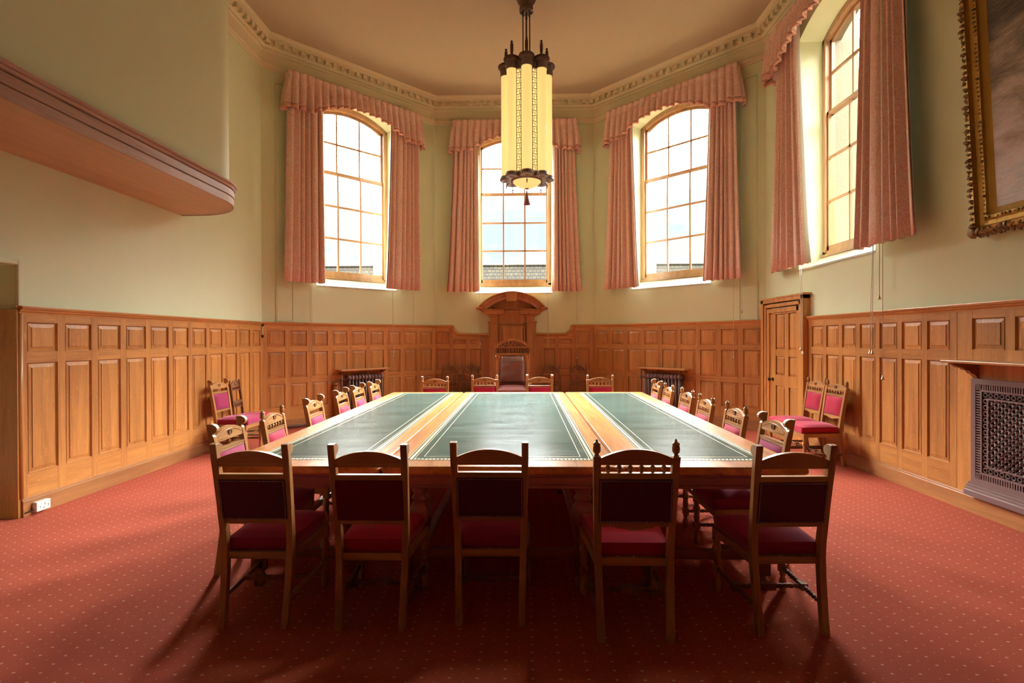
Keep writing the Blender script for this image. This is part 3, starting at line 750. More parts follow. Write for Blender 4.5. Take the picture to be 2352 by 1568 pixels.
curtain('RW', .715, 1.22, .48, 1.52, .15, 'salmon damask curtain between the side window and the bay, over the oak door', 1)
curtain('RW', 2.70, 3.30, 2.575, 3.50, .16, 'salmon damask curtain beside the gilt framed painting', -1)

def valance(wn, cs, hw, label):
    root = empty('valance', WM(wn)); tag(root, label, 'valance')
    dep = .24; zt = 6.10
    Lr = dep; Lf = 2*hw; T = 2*Lr+Lf
    def path(t):
        if t < Lr: return (-hw, t), (-1, 0)
        if t > Lr+Lf: return (hw, T-t), (1, 0)
        return (-hw+(t-Lr), dep), (0, 1)
    ph = random.uniform(0, 6)
    def zbot(x):
        a = max(0, 1-(abs(x)/(hw*.70))**2.2)
        return 5.44+.30*a
    def f(u, v, lo=0., hi=1., dz=0):
        t = u*T; (x, o), (nx, no) = path(t); z0 = zbot(x)
        z0 += .014*math.sin(2*PI*t/.115*.5+ph)
        v = lo+(hi-lo)*v
        z = z0+(zt-z0)*v
        d = (1-v)                       # 0 at the heading
        fold = 2*abs(math.cos(PI*t/.128+ph+.35*math.sin(t*3.1+ph)))**.8-1
        pinch = math.exp(-((v-.80)/.10)**2)
        a = (.020+.030*min(d*1.4, 1))*fold - .020*pinch*(.6+.4*fold)+ .040*d
        a += .010*math.sin(v*40+t*9)*(1-d)*.6
        sc = 1+.02*d
        return ((cs+x*sc+nx*a), -(o+no*a)-.0, z)
    mb = MB(); mb.grid(lambda u, v: f(u, v, .12, 1), 300, 16); mb.build('pleated_cloth', M_['damask'], root, solid=.005)
    mb = MB(); mb.grid(lambda u, v: f(u, v, 0, .12), 300, 2); mb.build('fringe', M_['fringe'], root, solid=.007)
    mb = MB(); mb.box(cs-hw+.02, cs+hw-.02, -.20, 0, 6.055, 6.075); mb.build('pelmet_board', M_['window_wood'], root)
valance('LA', 1.715, 1.315, 'pleated salmon valance with arched fringe over the left bay window')
valance('BW', 1.725, 1.275, 'pleated salmon valance with arched fringe over the centre window')
valance('RA', 1.79, 1.31, 'pleated salmon valance with arched fringe over the right bay window')
valance('RW', 1.85, 1.33, 'pleated salmon valance over the side window, cut by the top of the picture')

# ------------------------------------------------------------------ blind cords
def cord(wn, s, off, ztop, zbot, label, ds=0, toggle=None, group=None):
    root = empty('blind_cord', WM(wn) @ Matrix.Translation((s, -off, zbot))); tag(root, label, 'cord', group)
    mb = MB(); mb.tube([(ds, 0, ztop-zbot), (ds*.3, 0, (ztop-zbot)*.5), (0, 0, .03)], .0035, 6); mb.build('cord_line', M_['cord'], root)
    mb = MB(); mb.lathe([(.003,.045),(.008,.04),(.009,.025),(.015,.012),(.018,0),(.004,-.004)], 10); mb.build('acorn', M_['brass'], root)
    if toggle:
        mb = MB(); mb.lathe([(.003,.03),(.010,.02),(.014,0),(.004,-.01)], 8, M=Matrix.Translation((0, 0, toggle-zbot))); mb.build('toggle', M_['brass'], root)
cord('LA', .777, .09, 5.4, 1.333, 'left hand cord of the pair hanging under the left bay window, with a brass acorn', -.008)
cord('LA', .812, .09, 5.4, 1.332, 'right hand cord of the pair hanging under the left curtain of the left bay window', -.035)
cord('LA', 2.443, .09, 5.4, 1.262, 'shorter cord of the pair under the right curtain of the left bay window', -.02)
cord('LA', 2.43, .09, 5.4, 1.185, 'longer cord of the pair under the right curtain of the left bay window', -.02)
cord('LA', 2.887, .12, 5.4, .752, 'long single cord left of the scooped panelling, ending low near the far left table chair', 0, 1.516)
cord('BW', .975, .12, 5.4, 1.41, 'shorter cord of the pair left of the arched pediment', 0)
cord('BW', .955, .12, 5.4, 1.34, 'longer cord of the pair left of the arched pediment', 0)
cord('BW', 2.416, .12, 5.4, 1.42, 'shorter cord of the pair right of the arched pediment', 0)
cord('BW', 2.40, .12, 5.4, 1.37, 'longer cord of the pair right of the arched pediment', 0)
cord('BW', 3.018, .12, 5.4, 1.12, 'single cord with a toggle hanging over the right scooped shoulder of the back panelling', -.015, 1.96)
cord('RA', 3.033, .16, 5.4, 1.202, 'single long cord over the panelling left of the oak door', .012)
cord('RA', 3.147, .12, 5.4, 1.957, 'short cord with brass acorn ending on the wall above the panelling left of the door', 0)
cord('RW', 1.286, .12, 2.6, 1.36, 'cord ending slightly higher of the pair in front of the oak door', -.02)
cord('RW', 1.343, .12, 2.6, 1.31, 'cord ending slightly lower of the pair in front of the oak door', -.04)
cord('RW', 2.737, .12, 2.7, 1.35, 'left one of the two cords side by side under the side window', .06)
cord('RW', 2.775, .12, 2.7, 1.35, 'right one of the two cords side by side under the side window', .025)
cord('RW', 3.13, .28, 6.0, 1.93, 'cord in front of the right curtain ending above the dado rail', 0)
cord('RW', 3.18, .28, 6.0, 1.10, 'cord in front of the right curtain ending low on the panelling', .0)

# ------------------------------------------------------------------ radiators with shelves
def radiator(wn, s0, s1, label, feed):
    root = empty('cast_iron_radiator', WM(wn) @ Matrix.Translation((s0, -.15, 0))); tag(root, label, 'radiator')
    n = 11; w = (s1-s0)/n
    for i in range(n):
        x = w*(i+.5); mb = MB()
        for y in (-.055, 0, .055):
            mb.tube([(x,y,.16),(x,y,.80)], .017, 8)
        mb.prism([(-.085,.80),(-.080,.84),(-.05,.868),(0,.874),(.05,.868),(.080,.84),(.085,.80),(.05,.79),(-.05,.79)], 'x', x-w*.36, x+w*.36, smooth=True)
        mb.prism([(-.085,.17),(-.085,.13),(-.05,.11),(.05,.11),(.085,.13),(.085,.17)], 'x', x-w*.36, x+w*.36, smooth=True)
        if i in (0, n-1): mb.box(x-.02, x+.02, -.07, .07, 0, .13)
        mb.build('section', M_['iron'], root)
    mb = MB()
    mb.tube([(-.09,0,0),(-.09,0,.88)], .014, 8); mb.ball((-.09,0,.90), .018, rz=.028); mb.tube([(-.09,0,.80),(.02,0,.80)], .012, 8)
    mb.ball((-.04,0,.80), .024); mb.ball((-.09,0,.80), .022); mb.build('valve_pipe', M_['iron'], root)
    mb = MB(); x = w*6; mb.box(x-.022, x+.022, -.10, -.085, .725, .765); mb.build('air_vent', M_['bronze_lt'], root)
radiator('LA', 1.42, 2.15, 'brown cast iron column radiator under a shelf against the left bay panelling', 1)
radiator('RA', 1.33, 2.10, 'brown cast iron column radiator under a shelf against the right bay panelling', 1)
def rad_shelf(wn, s0, s1, z, dep, label):
    root = empty('radiator_shelf', WM(wn) @ Matrix.Translation((s0, 0, z))); tag(root, label, 'shelf')
    L = s1-s0; mb = MB(); mb.box(0, L, -dep, -.03, -.028, 0); mb.build('shelf_board', M_['oak_h'], root, bevel=.006)
    for x in (.06, L-.09):
        mb = MB(); mb.prism([(-.03,-.028),(-dep+.03,-.028),(-dep+.03,-.045),(-.10,-.07),(-.03,-.10)], 'x', x, x+.03); mb.build('bracket', M_['oak_dark'], root)
rad_shelf('LA', 1.27, 2.27, .985, .26, 'narrow oak shelf over the radiator in the left bay')
rad_shelf('RA', 1.20, 2.20, .985, .26, 'narrow oak shelf over the radiator in the right bay')
# pipes along the skirting
mb = MB(); mb.tube([(.10,-.085,.045),(1.32,-.085,.045)], .022, 10); o = mb.build('heating_pipe', M_['iron'], None, WM('LA')); tag(o, 'dark heating pipe along the skirting left of the left radiator', 'pipe')
mb = MB()
mb.tube([(1.235,-.10,.0),(1.235,-.10,.72)], .042, 14); mb.tube([(1.235,-.10,.70),(1.235,-.10,.74)], .05, 14)
o = mb.build('boxed_pipe', M_['oak_dark'], None, WM('LA')); tag(o, 'round brown pipe casing standing beside the left radiator', 'pipe')

# ------------------------------------------------------------------ grille and shelf on the right wall
def grille():
    s0, s1, z0, z1 = 3.975, 5.32, .27, 1.175
    root = empty('radiator_grille', WM('RW') @ Matrix.Translation((s0, -.03, 0))); tag(root, 'purple brown metal radiator grille with star lattice under the wide oak shelf', 'grille')
    L = s1-s0; h = z1
    f = MB(); o = .03
    def ringbox(a, b, dep, mat=0):       # rectangular ring between inset a and b
        f.box(a, L-a, -dep, 0, z0+a, z0+b); f.box(a, L-a, -dep, 0, h-b, h-a); f.box(a, a+(b-a), -dep, 0, z0+b, h-b); f.box(L-b, L-a, -dep, 0, z0+b, h-b)
    ringbox(0, .045, .030); ringbox(.092, .108, .030); ringbox(.158, .172, .032)
    f.build('border_frame', M_['grille'], root)
    b = MB(); b.box(0, L, -.004, 0, z0, h); b.build('shade_sheet', M_['shade_black'], root)  # added near-black sheet, its colour stands in for shade behind the lattice
    q = MB(); st = .0215; a = .045; e = .092
    n = int((L-.19)/st)
    for i in range(n+1):
        x = .092+(L-.184)*i/n
        q.box(x-.006, x+.006, -.026, 0, z0+a, z0+e); q.box(x-.006, x+.006, -.026, 0, h-e, h-a)
    n = int((h-z0-.19)/st)
    for i in range(n+1):
        z = z0+.092+(h-z0-.184)*i/n
        q.box(a, e, -.026, 0, z-.006, z+.006); q.box(L-e, L-a, -.026, 0, z-.006, z+.006)
    for cx in (.068, L-.068):
        for cz in (z0+.068, h-.068):
            for k in range(4):
                A = k*PI/4; q.box(-.028, .028, -.030, 0, -.004, .004, M=Matrix.Translation((cx, 0, cz)) @ Matrix.Rotation(A, 4, 'Y'))
    q.build('slotted_border', M_['grille'], root)
    r = MB()
    def torus(cx, cz, R0, r0):
        r.tube([(cx+R0*math.cos(2*PI*k/10), -.018, cz+R0*math.sin(2*PI*k/10)) for k in range(10)], r0, 5, close=True)
    st = .050; n = int((L-.27)/st)
    for i in range(n+1):
        x = .133+(L-.266)*i/n; torus(x, z0+.133, .018, .006); torus(x, h-.133, .018, .006)
    n = int((h-z0-.27)/st)
    for i in range(1, n):
        z = z0+.133+(h-z0-.266)*i/n; torus(.133, z, .018, .006); torus(L-.133, z, .018, .006)
    r.build('ringed_border', M_['grille'], root)
    l = MB(); xa, xb, za, zb = .172, L-.172, z0+.172, h-.172; st = .062
    def clipd(c, sgn):       # line x*sgn + z = c
        pts = []
        for x in (xa, xb):
            z = c-sgn*x
            if za <= z <= zb: pts.append((x, z))
        for z in (za, zb):
            x = (c-z)/sgn
            if xa < x < xb: pts.append((x, z))
        return pts[:2] if len(pts) >= 2 else None
    for sgn in (1, -1):
        lo = min(sgn*xa, sgn*xb)+za; hi = max(sgn*xa, sgn*xb)+zb; c = lo
        while c < hi:
            p = clipd(c, sgn)
            if p and abs(p[0][0]-p[1][0]) > .01: l.tube([(p[0][0],-.016,p[0][1]), (p[1][0],-.016,p[1][1])], .0085, 6)
            c += st*1.0
    # second finer layer of little crosses and studs
    i = 0; z = za
    lo = xa+za
    nx = int((xb-xa)/(st/2)); nz = int((zb-za)/(st/2))
    for i in range(nx+1):
        for j in range(nz+1):
            if (i+j) % 2 == 0:
                x = xa+i*st/2; z = za+j*st/2
                l.ball((x,-.026,z), .011, .008, .011, 8, 4)
                l.box(x-.019, x+.019, -.020, -.012, z-.0035, z+.0035); l.box(x-.0035, x+.0035, -.020, -.012, z-.019, z+.019)
    l.build('star_lattice', M_['grille'], root)
    p = MB(); p.sweep([(0,.16),(.075,.16),(.075,.205),(.066,.212),(.066,.228),(.052,.235),(.052,.25),(.036,.256),(.036,.272),(0,.275)], [(L+.02, .0), (-.02, .0)]); p.build('plinth', M_['grille'], root)
grille()
# oak surround of the grille: upright boards and the board above
mb = MB(); mb.box(3.795, 3.972, -.031, 0, .155, 1.30); mb.box(3.972, 5.62, -.031, 0, 1.18, 1.425); mb.box(5.325, 5.62, -.031, 0, .155, 1.20)
mb.build('grille_surround', M_['oak_v'], r2)
root = empty('wall_shelf', WM('RW') @ Matrix.Translation((3.90, 0, 1.335))); tag(root, 'wide oak shelf on stepped brackets over the brown grille', 'shelf')
mb = MB(); mb.box(0.02, 1.56, -.285, -.03, -.024, 0); mb.build('shelf_board', M_['oak_h'], root, bevel=.007)
for x in (.075, 1.44):
    mb = MB(); mb.prism([(-.03,-.024),(-.255,-.024),(-.255,-.036),(-.225,-.044),(-.21,-.058),(-.16,-.070),(-.15,-.084),(-.11,-.092),(-.10,-.112),(-.065,-.128),(-.045,-.155),(-.03,-.165)], 'x', x, x+.05)
    mb.build('bracket', M_['oak_dark'], root)

# ------------------------------------------------------------------ gilt framed painting
def painting():
    s0, z0, Wd, Hd = 4.02, 2.40, 2.45, 3.0; fw = .205
    M = WM('RW') @ Matrix.Translation((s0, -.025, z0)) @ Matrix.Rotation(R(3.0), 4, 'X')
    root = empty('framed_painting', M); tag(root, 'large oil painting in a carved gilt frame high on the right wall', 'painting')
    f = MB()
    prof_ = [(0,0),(0,.05),(.02,.075),(.06,.085),(.075,.055),(.11,.045),(.125,.06),(.15,.062),(.16,.045),(.185,.03),(.205,.02),(.205,0)]
    # mitred ring: outline counter-clockwise with inside to the left, then stood upright
    g = MB(); g.sweep(prof_, [(0,0),(Wd,0),(Wd,Hd),(0,Hd)], closed=True)
    for i, v in enumerate(g.v): g.v[i] = (v[0], -v[2], v[1])
    g.build('gilt_moulding', M_['gilt'], root)
    c = MB(); rnd = random.Random(3)
    def leafrow(o, step, size, out, hgt):
        for side in range(4):
            Ln = Wd if side % 2 == 0 else Hd; n = int((Ln-2*o)/step)
            for i in range(n+1):
                t = o+(Ln-2*o)*i/n
                p = {0: (t,o), 1: (Wd-o,t), 2: (t,Hd-o), 3: (o,t)}[side]
                A = {0: 0, 1: PI/2, 2: PI, 3: -PI/2}[side]+rnd.uniform(-.5,.5)
                sc = size*rnd.uniform(.75,1.25)
                Mq = Matrix.Translation((p[0], -hgt*rnd.uniform(.85,1.15), p[1])) @ Matrix.Rotation(-A, 4, 'Y') @ Matrix.Rotation(R(35)*out, 4, 'X')
                c.ball((0,0,-.25*sc), sc*.55, sc*.38, sc*1.0, 7, 5, M=Mq)
                c.ball((sc*.5,-.004,.1*sc), sc*.3, sc*.3, sc*.7, 6, 4, M=Mq @ Matrix.Rotation(.6, 4, 'Y'))
    leafrow(.012, .040, .030, 1, .062); leafrow(.045, .050, .026, -.5, .088)
    leafrow(.137, .036, .015, 0, .062)
    for cx in (.03, Wd-.03):
        for cz in (.03, Hd-.03): c.ball((cx,-.08,cz), .05, .03, .05)
    c.build('leaf_carving', M_['gilt_dark'], root)
    k = MB(); k.add([(fw,-.022,fw),(Wd-fw,-.022,fw),(Wd-fw,-.022,Hd-fw),(fw,-.022,Hd-fw)], [(0,1,2,3)]); k.build('canvas', M_['canvas'], root)
    k = MB(); k.box(.02, Wd-.02, -.015, .0, .02, Hd-.02); k.build('backboard', M_['oak_dark'], root)
painting()

# ------------------------------------------------------------------ socket, corner bar
root = empty('wall_socket', WM('LW') @ Matrix.Translation((4.545, -.05, .065))); tag(root, 'white surface mounted socket on the skirting of the left wall', 'socket')
mb = MB(); mb.box(-.068, .068, -.045, 0, -.043, .043); mb.build('socket_box', M_['plastic'], root, bevel=.006)
mb = MB(); mb.box(.008, .03, -.050, -.044, .005, .03); mb.build('rocker_switch', M_['plastic'], root, bevel=.002)
mb = MB()
for x, z in ((-.035,-.005),(.0,-.02),(.045,-.005)): mb.box(x-.004, x+.004, -.0462, -.044, z-.004, z+.004)
mb.build('pin_holes', M_['black'], root)
mb = MB(); mb.tube([(-.068,-.02,-.02),(-.09,-.012,-.025),(-.14,-.006,-.03)], .005, 6); mb.build('cable', M_['black'], root)
root = empty('door_contact_bar', Matrix.Translation((XA+.045, YB-.07, 1.685))); tag(root, 'short white bar with black end caps fixed upright in the corner of the panelling', 'sensor')
mb = MB(); mb.tube([(0,0,-.07),(0,0,.07)], .010, 8); mb.build('white_bar', M_['plastic'], root)
for z in (-.115, .075):
    mb = MB(); mb.box(-.017, .017, -.015, .015, z, z+.045); mb.build('end_cap', M_['black'], root, bevel=.004)

# ------------------------------------------------------------------ tables
def round_rect(x0, x1, y0, y1, r, n=5):
    p = []
    for cx, cy, a in ((x1-r,y1-r,0),(x0+r,y1-r,90),(x0+r,y0+r,180),(x1-r,y0+r,270)):
        for k in range(n+1): t = R(a+90*k/n); p.append((cx+r*math.cos(t), cy+r*math.sin(t)))
    return p
TY0, TY1, TZ = 3.03, 7.35, .785
def table(x0, x1, l0, l1, label, bigleg):
    cx, cy = (x0+x1)/2, (TY0+TY1)/2
    root = empty('conference_table', Matrix.Translation((cx, cy, 0))); tag(root, label, 'table', 'three leather topped tables pushed together')
    a, b = x0-cx, x1-cx; c, d = TY0-cy, TY1-cy
    mb = MB()
    rr = lambda e: round_rect(a+e, b-e, c+e, d-e, .045)
    levels = [(.018,.735),(.004,.742),(0,.752),(0,.765),(.004,.775),(.010,TZ-.002),(.014,TZ)]
    n = 24; vs = []; fs = []
    for e, z in levels: vs += [(x, y, z) for x, y in rr(e)]
    for i in range(len(levels)-1):
        for k in range(n): fs.append((i*n+k, i*n+(k+1) % n, (i+1)*n+(k+1) % n, (i+1)*n+k))
    fs.append(tuple(range(n-1,-1,-1))); fs.append(tuple((len(levels)-1)*n+k for k in range(n)))
    mb.add(vs, fs); mb.build('tabletop', M_['table_oak'], root)
    mb = MB(); p, q, r, s = l0-cx, l1-cx, 3.20-cy, 7.24-cy; z = TZ+.0012
    mb.add([(p,r,z),(q,r,z),(q,s,z),(p,s,z)], [(0,1,2,3)])
    def line(e, w, zz=.0006, dash=None):
        Z = z+zz
        for (xx0, xx1, yy0, yy1) in ((p+e,q-e,r+e,r+e+w),(p+e,q-e,s-e-w,s-e),(p+e,p+e+w,r+e+w,s-e-w),(q-e-w,q-e,r+e+w,s-e-w)):
            if dash:
                horiz = (xx1-xx0) > (yy1-yy0); Ln = (xx1-xx0) if horiz else (yy1-yy0); k = int(Ln/dash)
                for i in range(k):
                    t0 = i*dash; t1 = t0+dash*.62
                    if horiz: mb.add([(xx0+t0,yy0,Z),(xx0+t1,yy0,Z),(xx0+t1+.004,yy1,Z),(xx0+t0+.004,yy1,Z)], [(0,1,2,3)], 1)
                    else: mb.add([(xx0,yy0+t0,Z),(xx1,yy0+t0+.004,Z),(xx1,yy0+t1+.004,Z),(xx0,yy0+t1,Z)], [(0,1,2,3)], 1)
            else: mb.add([(xx0,yy0,Z),(xx1,yy0,Z),(xx1,yy1,Z),(xx0,yy1,Z)], [(0,1,2,3)], 1)
    line(.004, .004); line(.018, .018, dash=.024); line(.046, .003); line(.095, .0035)
    mb.build('leather_inset', [M_['leather'], M_['gold']], root)
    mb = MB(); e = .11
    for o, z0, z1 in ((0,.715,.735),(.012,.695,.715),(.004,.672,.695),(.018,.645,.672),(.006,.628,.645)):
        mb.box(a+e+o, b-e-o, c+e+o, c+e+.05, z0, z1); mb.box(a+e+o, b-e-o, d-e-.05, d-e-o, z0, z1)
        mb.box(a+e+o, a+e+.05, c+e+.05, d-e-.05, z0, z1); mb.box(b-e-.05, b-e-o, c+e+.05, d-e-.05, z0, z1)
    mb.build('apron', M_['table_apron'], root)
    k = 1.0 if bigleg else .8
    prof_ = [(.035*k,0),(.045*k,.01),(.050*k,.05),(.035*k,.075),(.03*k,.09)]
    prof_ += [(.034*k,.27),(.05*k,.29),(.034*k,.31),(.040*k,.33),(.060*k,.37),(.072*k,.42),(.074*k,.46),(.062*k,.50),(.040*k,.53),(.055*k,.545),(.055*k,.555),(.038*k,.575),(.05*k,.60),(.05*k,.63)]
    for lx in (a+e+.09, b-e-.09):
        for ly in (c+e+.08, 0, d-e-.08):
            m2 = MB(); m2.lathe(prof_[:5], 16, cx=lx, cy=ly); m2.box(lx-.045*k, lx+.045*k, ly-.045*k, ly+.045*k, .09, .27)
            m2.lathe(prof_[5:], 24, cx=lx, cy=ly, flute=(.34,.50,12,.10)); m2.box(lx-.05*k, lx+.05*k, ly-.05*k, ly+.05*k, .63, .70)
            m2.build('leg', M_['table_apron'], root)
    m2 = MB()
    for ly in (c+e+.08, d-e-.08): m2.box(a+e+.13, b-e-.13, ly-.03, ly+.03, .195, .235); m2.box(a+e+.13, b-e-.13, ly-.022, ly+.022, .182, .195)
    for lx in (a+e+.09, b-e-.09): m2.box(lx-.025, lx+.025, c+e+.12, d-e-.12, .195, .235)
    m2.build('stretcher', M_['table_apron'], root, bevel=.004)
table(-1.862, -.853, -1.715, -.962, 'left hand oak table of the three, green leather top with gilt border', False)
table(-.849, .557, -.735, .447, 'middle oak table of the three, the widest, green leather top with gilt border', True)
table(.561, 1.650, .757, 1.49, 'right hand oak table of the three, green leather top with gilt border', False)

# ------------------------------------------------------------------ chairs
def spline(pts, n=4):
    out = []
    P = [Vector(p) for p in pts]
    for i in range(len(P)-1):
        p0 = P[max(i-1,0)]; p1 = P[i]; p2 = P[i+1]; p3 = P[min(i+2, len(P)-1)]
        for k in range(n):
            t = k/n; out.append(.5*((2*p1)+(-p0+p2)*t+(2*p0-5*p1+4*p2-p3)*t*t+(-p0+3*p1-3*p2+p3)*t**3))
    out.append(P[-1]); return out
def back_y(z):      # centre line of the rear posts
    return -.215-.055*max(0,(.42-z)/.42)**1.3 if z < .42 else -.215-.085*((z-.42)/.565)**1.15
def post_mb(sx, kind):
    mb = MB(); zs = [0,.06,.14,.22,.30,.38,.46,.56,.66,.76,.84,.90]
    top = .985 if kind == 'scroll' else .905
    th = lambda z: .019+.002*(1 if .3 < z < .6 else 0)
    xoff = lambda z: sx*(.168+.022*min(1, z/.9))
    if kind == 'scroll':
        back = [(back_y(z)-th(z), z) for z in zs]+[(back_y(.985)-.019, .985)]
        front = [(back_y(z)+th(z), z) for z in zs]
        f = back_y(.93)
        scr = [(f+.020,.905),(f+.012,.915),(f+.012,.925),(f+.030,.932),(f+.040,.945),(f+.042,.960),(f+.034,.974),(f+.018,.984),(f+.004,.988)]
        poly = back+list(reversed(scr))+list(reversed(front[:-1]))
    else:
        zs2 = zs[:-1]+[.905]
        poly = [(back_y(z)-th(z), z) for z in zs2]+[(back_y(z)+th(z), z) for z in reversed(zs2)]
    n = len(poly); vs = []
    for d in (-.018, .018):
        for y, z in poly: vs.append((xoff(z)+d, y, z))
    # caps as quads strips would be concave; let blender triangulate the ngon
    fs = [tuple(range(n)), tuple(range(2*n-1, n-1, -1))]+[(i, i+n, (i+1) % n+n, (i+1) % n) for i in range(n)]
    mb.add(vs, fs)
    if kind == 'finial':
        y = back_y(.905); x = xoff(.9)
        mb.lathe([(.018,.905),(.010,.912),(.010,.918),(.017,.924),(.0195,.936),(.0185,.95),(.015,.957),(.019,.962),(.019,.966),(.013,.972),(.006,.977),(.007,.982),(.002,.988)], 14, cx=x, cy=y)
    return mb
def arch_rail(x, z0, ze, zc, y, dep):
    n = 14; mb = MB(); pts = [(-x+2*x*k/n, ze+(zc-ze)*(1-((2*k/n-1))**2)) for k in range(n+1)]
    fr, bk = [], []
    vs = []
    for px, pz in pts:
        yb = back_y(pz); y0 = back_y(z0)
        vs += [(px, y0-dep, z0), (px, y0+dep, z0), (px, yb+dep, pz), (px, yb-dep, pz)]
    fs = []
    for k in range(n):
        for j in range(4): fs.append((k*4+j, (k+1)*4+j, (k+1)*4+(j+1) % 4, k*4+(j+1) % 4))
    fs += [(0,1,2,3), (n*4+3, n*4+2, n*4+1, n*4)]
    mb.add(vs, fs); return mb
def cushion(x0, x1, y0, y1, z0, z1, puff, n=10, taper=0):
    mb = MB()
    def top(u, v):
        a = 1-abs(2*u-1)**4; b = 1-abs(2*v-1)**4
        w = x0+(x1-x0)*u; tp = 1-taper*(1-v); w = (w-(x0+x1)/2)*tp+(x0+x1)/2
        return (w, y0+(y1-y0)*v, z1+puff*(a*b)**.5)
    mb.grid(top, n, n)
    e = []
    for u in [i/n for i in range(n)]: e.append(top(u, 0))
    for v in [i/n for i in range(n)]: e.append(top(1, v))
    for u in [i/n for i in range(n)]: e.append(top(1-u, 1))
    for v in [i/n for i in range(n)]: e.append(top(0, 1-v))
    m = len(e); cx, cy = (x0+x1)/2, (y0+y1)/2
    bulge = []
    rings = [e, [(cx+(x-cx)*1.02, cy+(y-cy)*1.02, z-(z1-z0)*.35) for x, y, z in e], [(cx+(x-cx)*1.0, cy+(y-cy)*1.0, z0) for x, y, z in e]]
    vs = [p for r in rings for p in r]; fs = []
    for i in range(2):
        for k in range(m): fs.append((i*m+k, i*m+(k+1) % m, (i+1)*m+(k+1) % m, (i+1)*m+k))
    fs.append(tuple(2*m+k for k in range(m)))
    mb.add(vs, fs, 0, True); return mb
def studs(mb, pts, r=.0042):
    for p in pts: mb.ball(p, r, r, r, 6, 3)
def emblem(root_rail, z, yfront):
    """small carved shield with curled strokes on the front of the crest rail"""
    mb = MB(); yb = yfront
    sh = [(-.018,z+.016),(-.018,z-.002),(-.010,z-.016),(0,z-.022),(.010,z-.016),(.018,z-.002),(.018,z+.016)]
    mb.prism(sh, 'y', yb-.002, yb+.006)
    for c, s in ((-.010,1),(.008,-1)):
        pts = [(c+s*.010*math.cos(t), yb+.007, z+.002+.015*math.sin(t)) for t in [R(40+28*k) for k in range(10)]]
        mb.tube(pts, .0026, 5)
    mb.tube([(c, yb+.007, z-.004) for c in (-.004,.0,.004)], .0022, 5)
    mb.build('carved_emblem', M_['dark_oak'], root_rail)

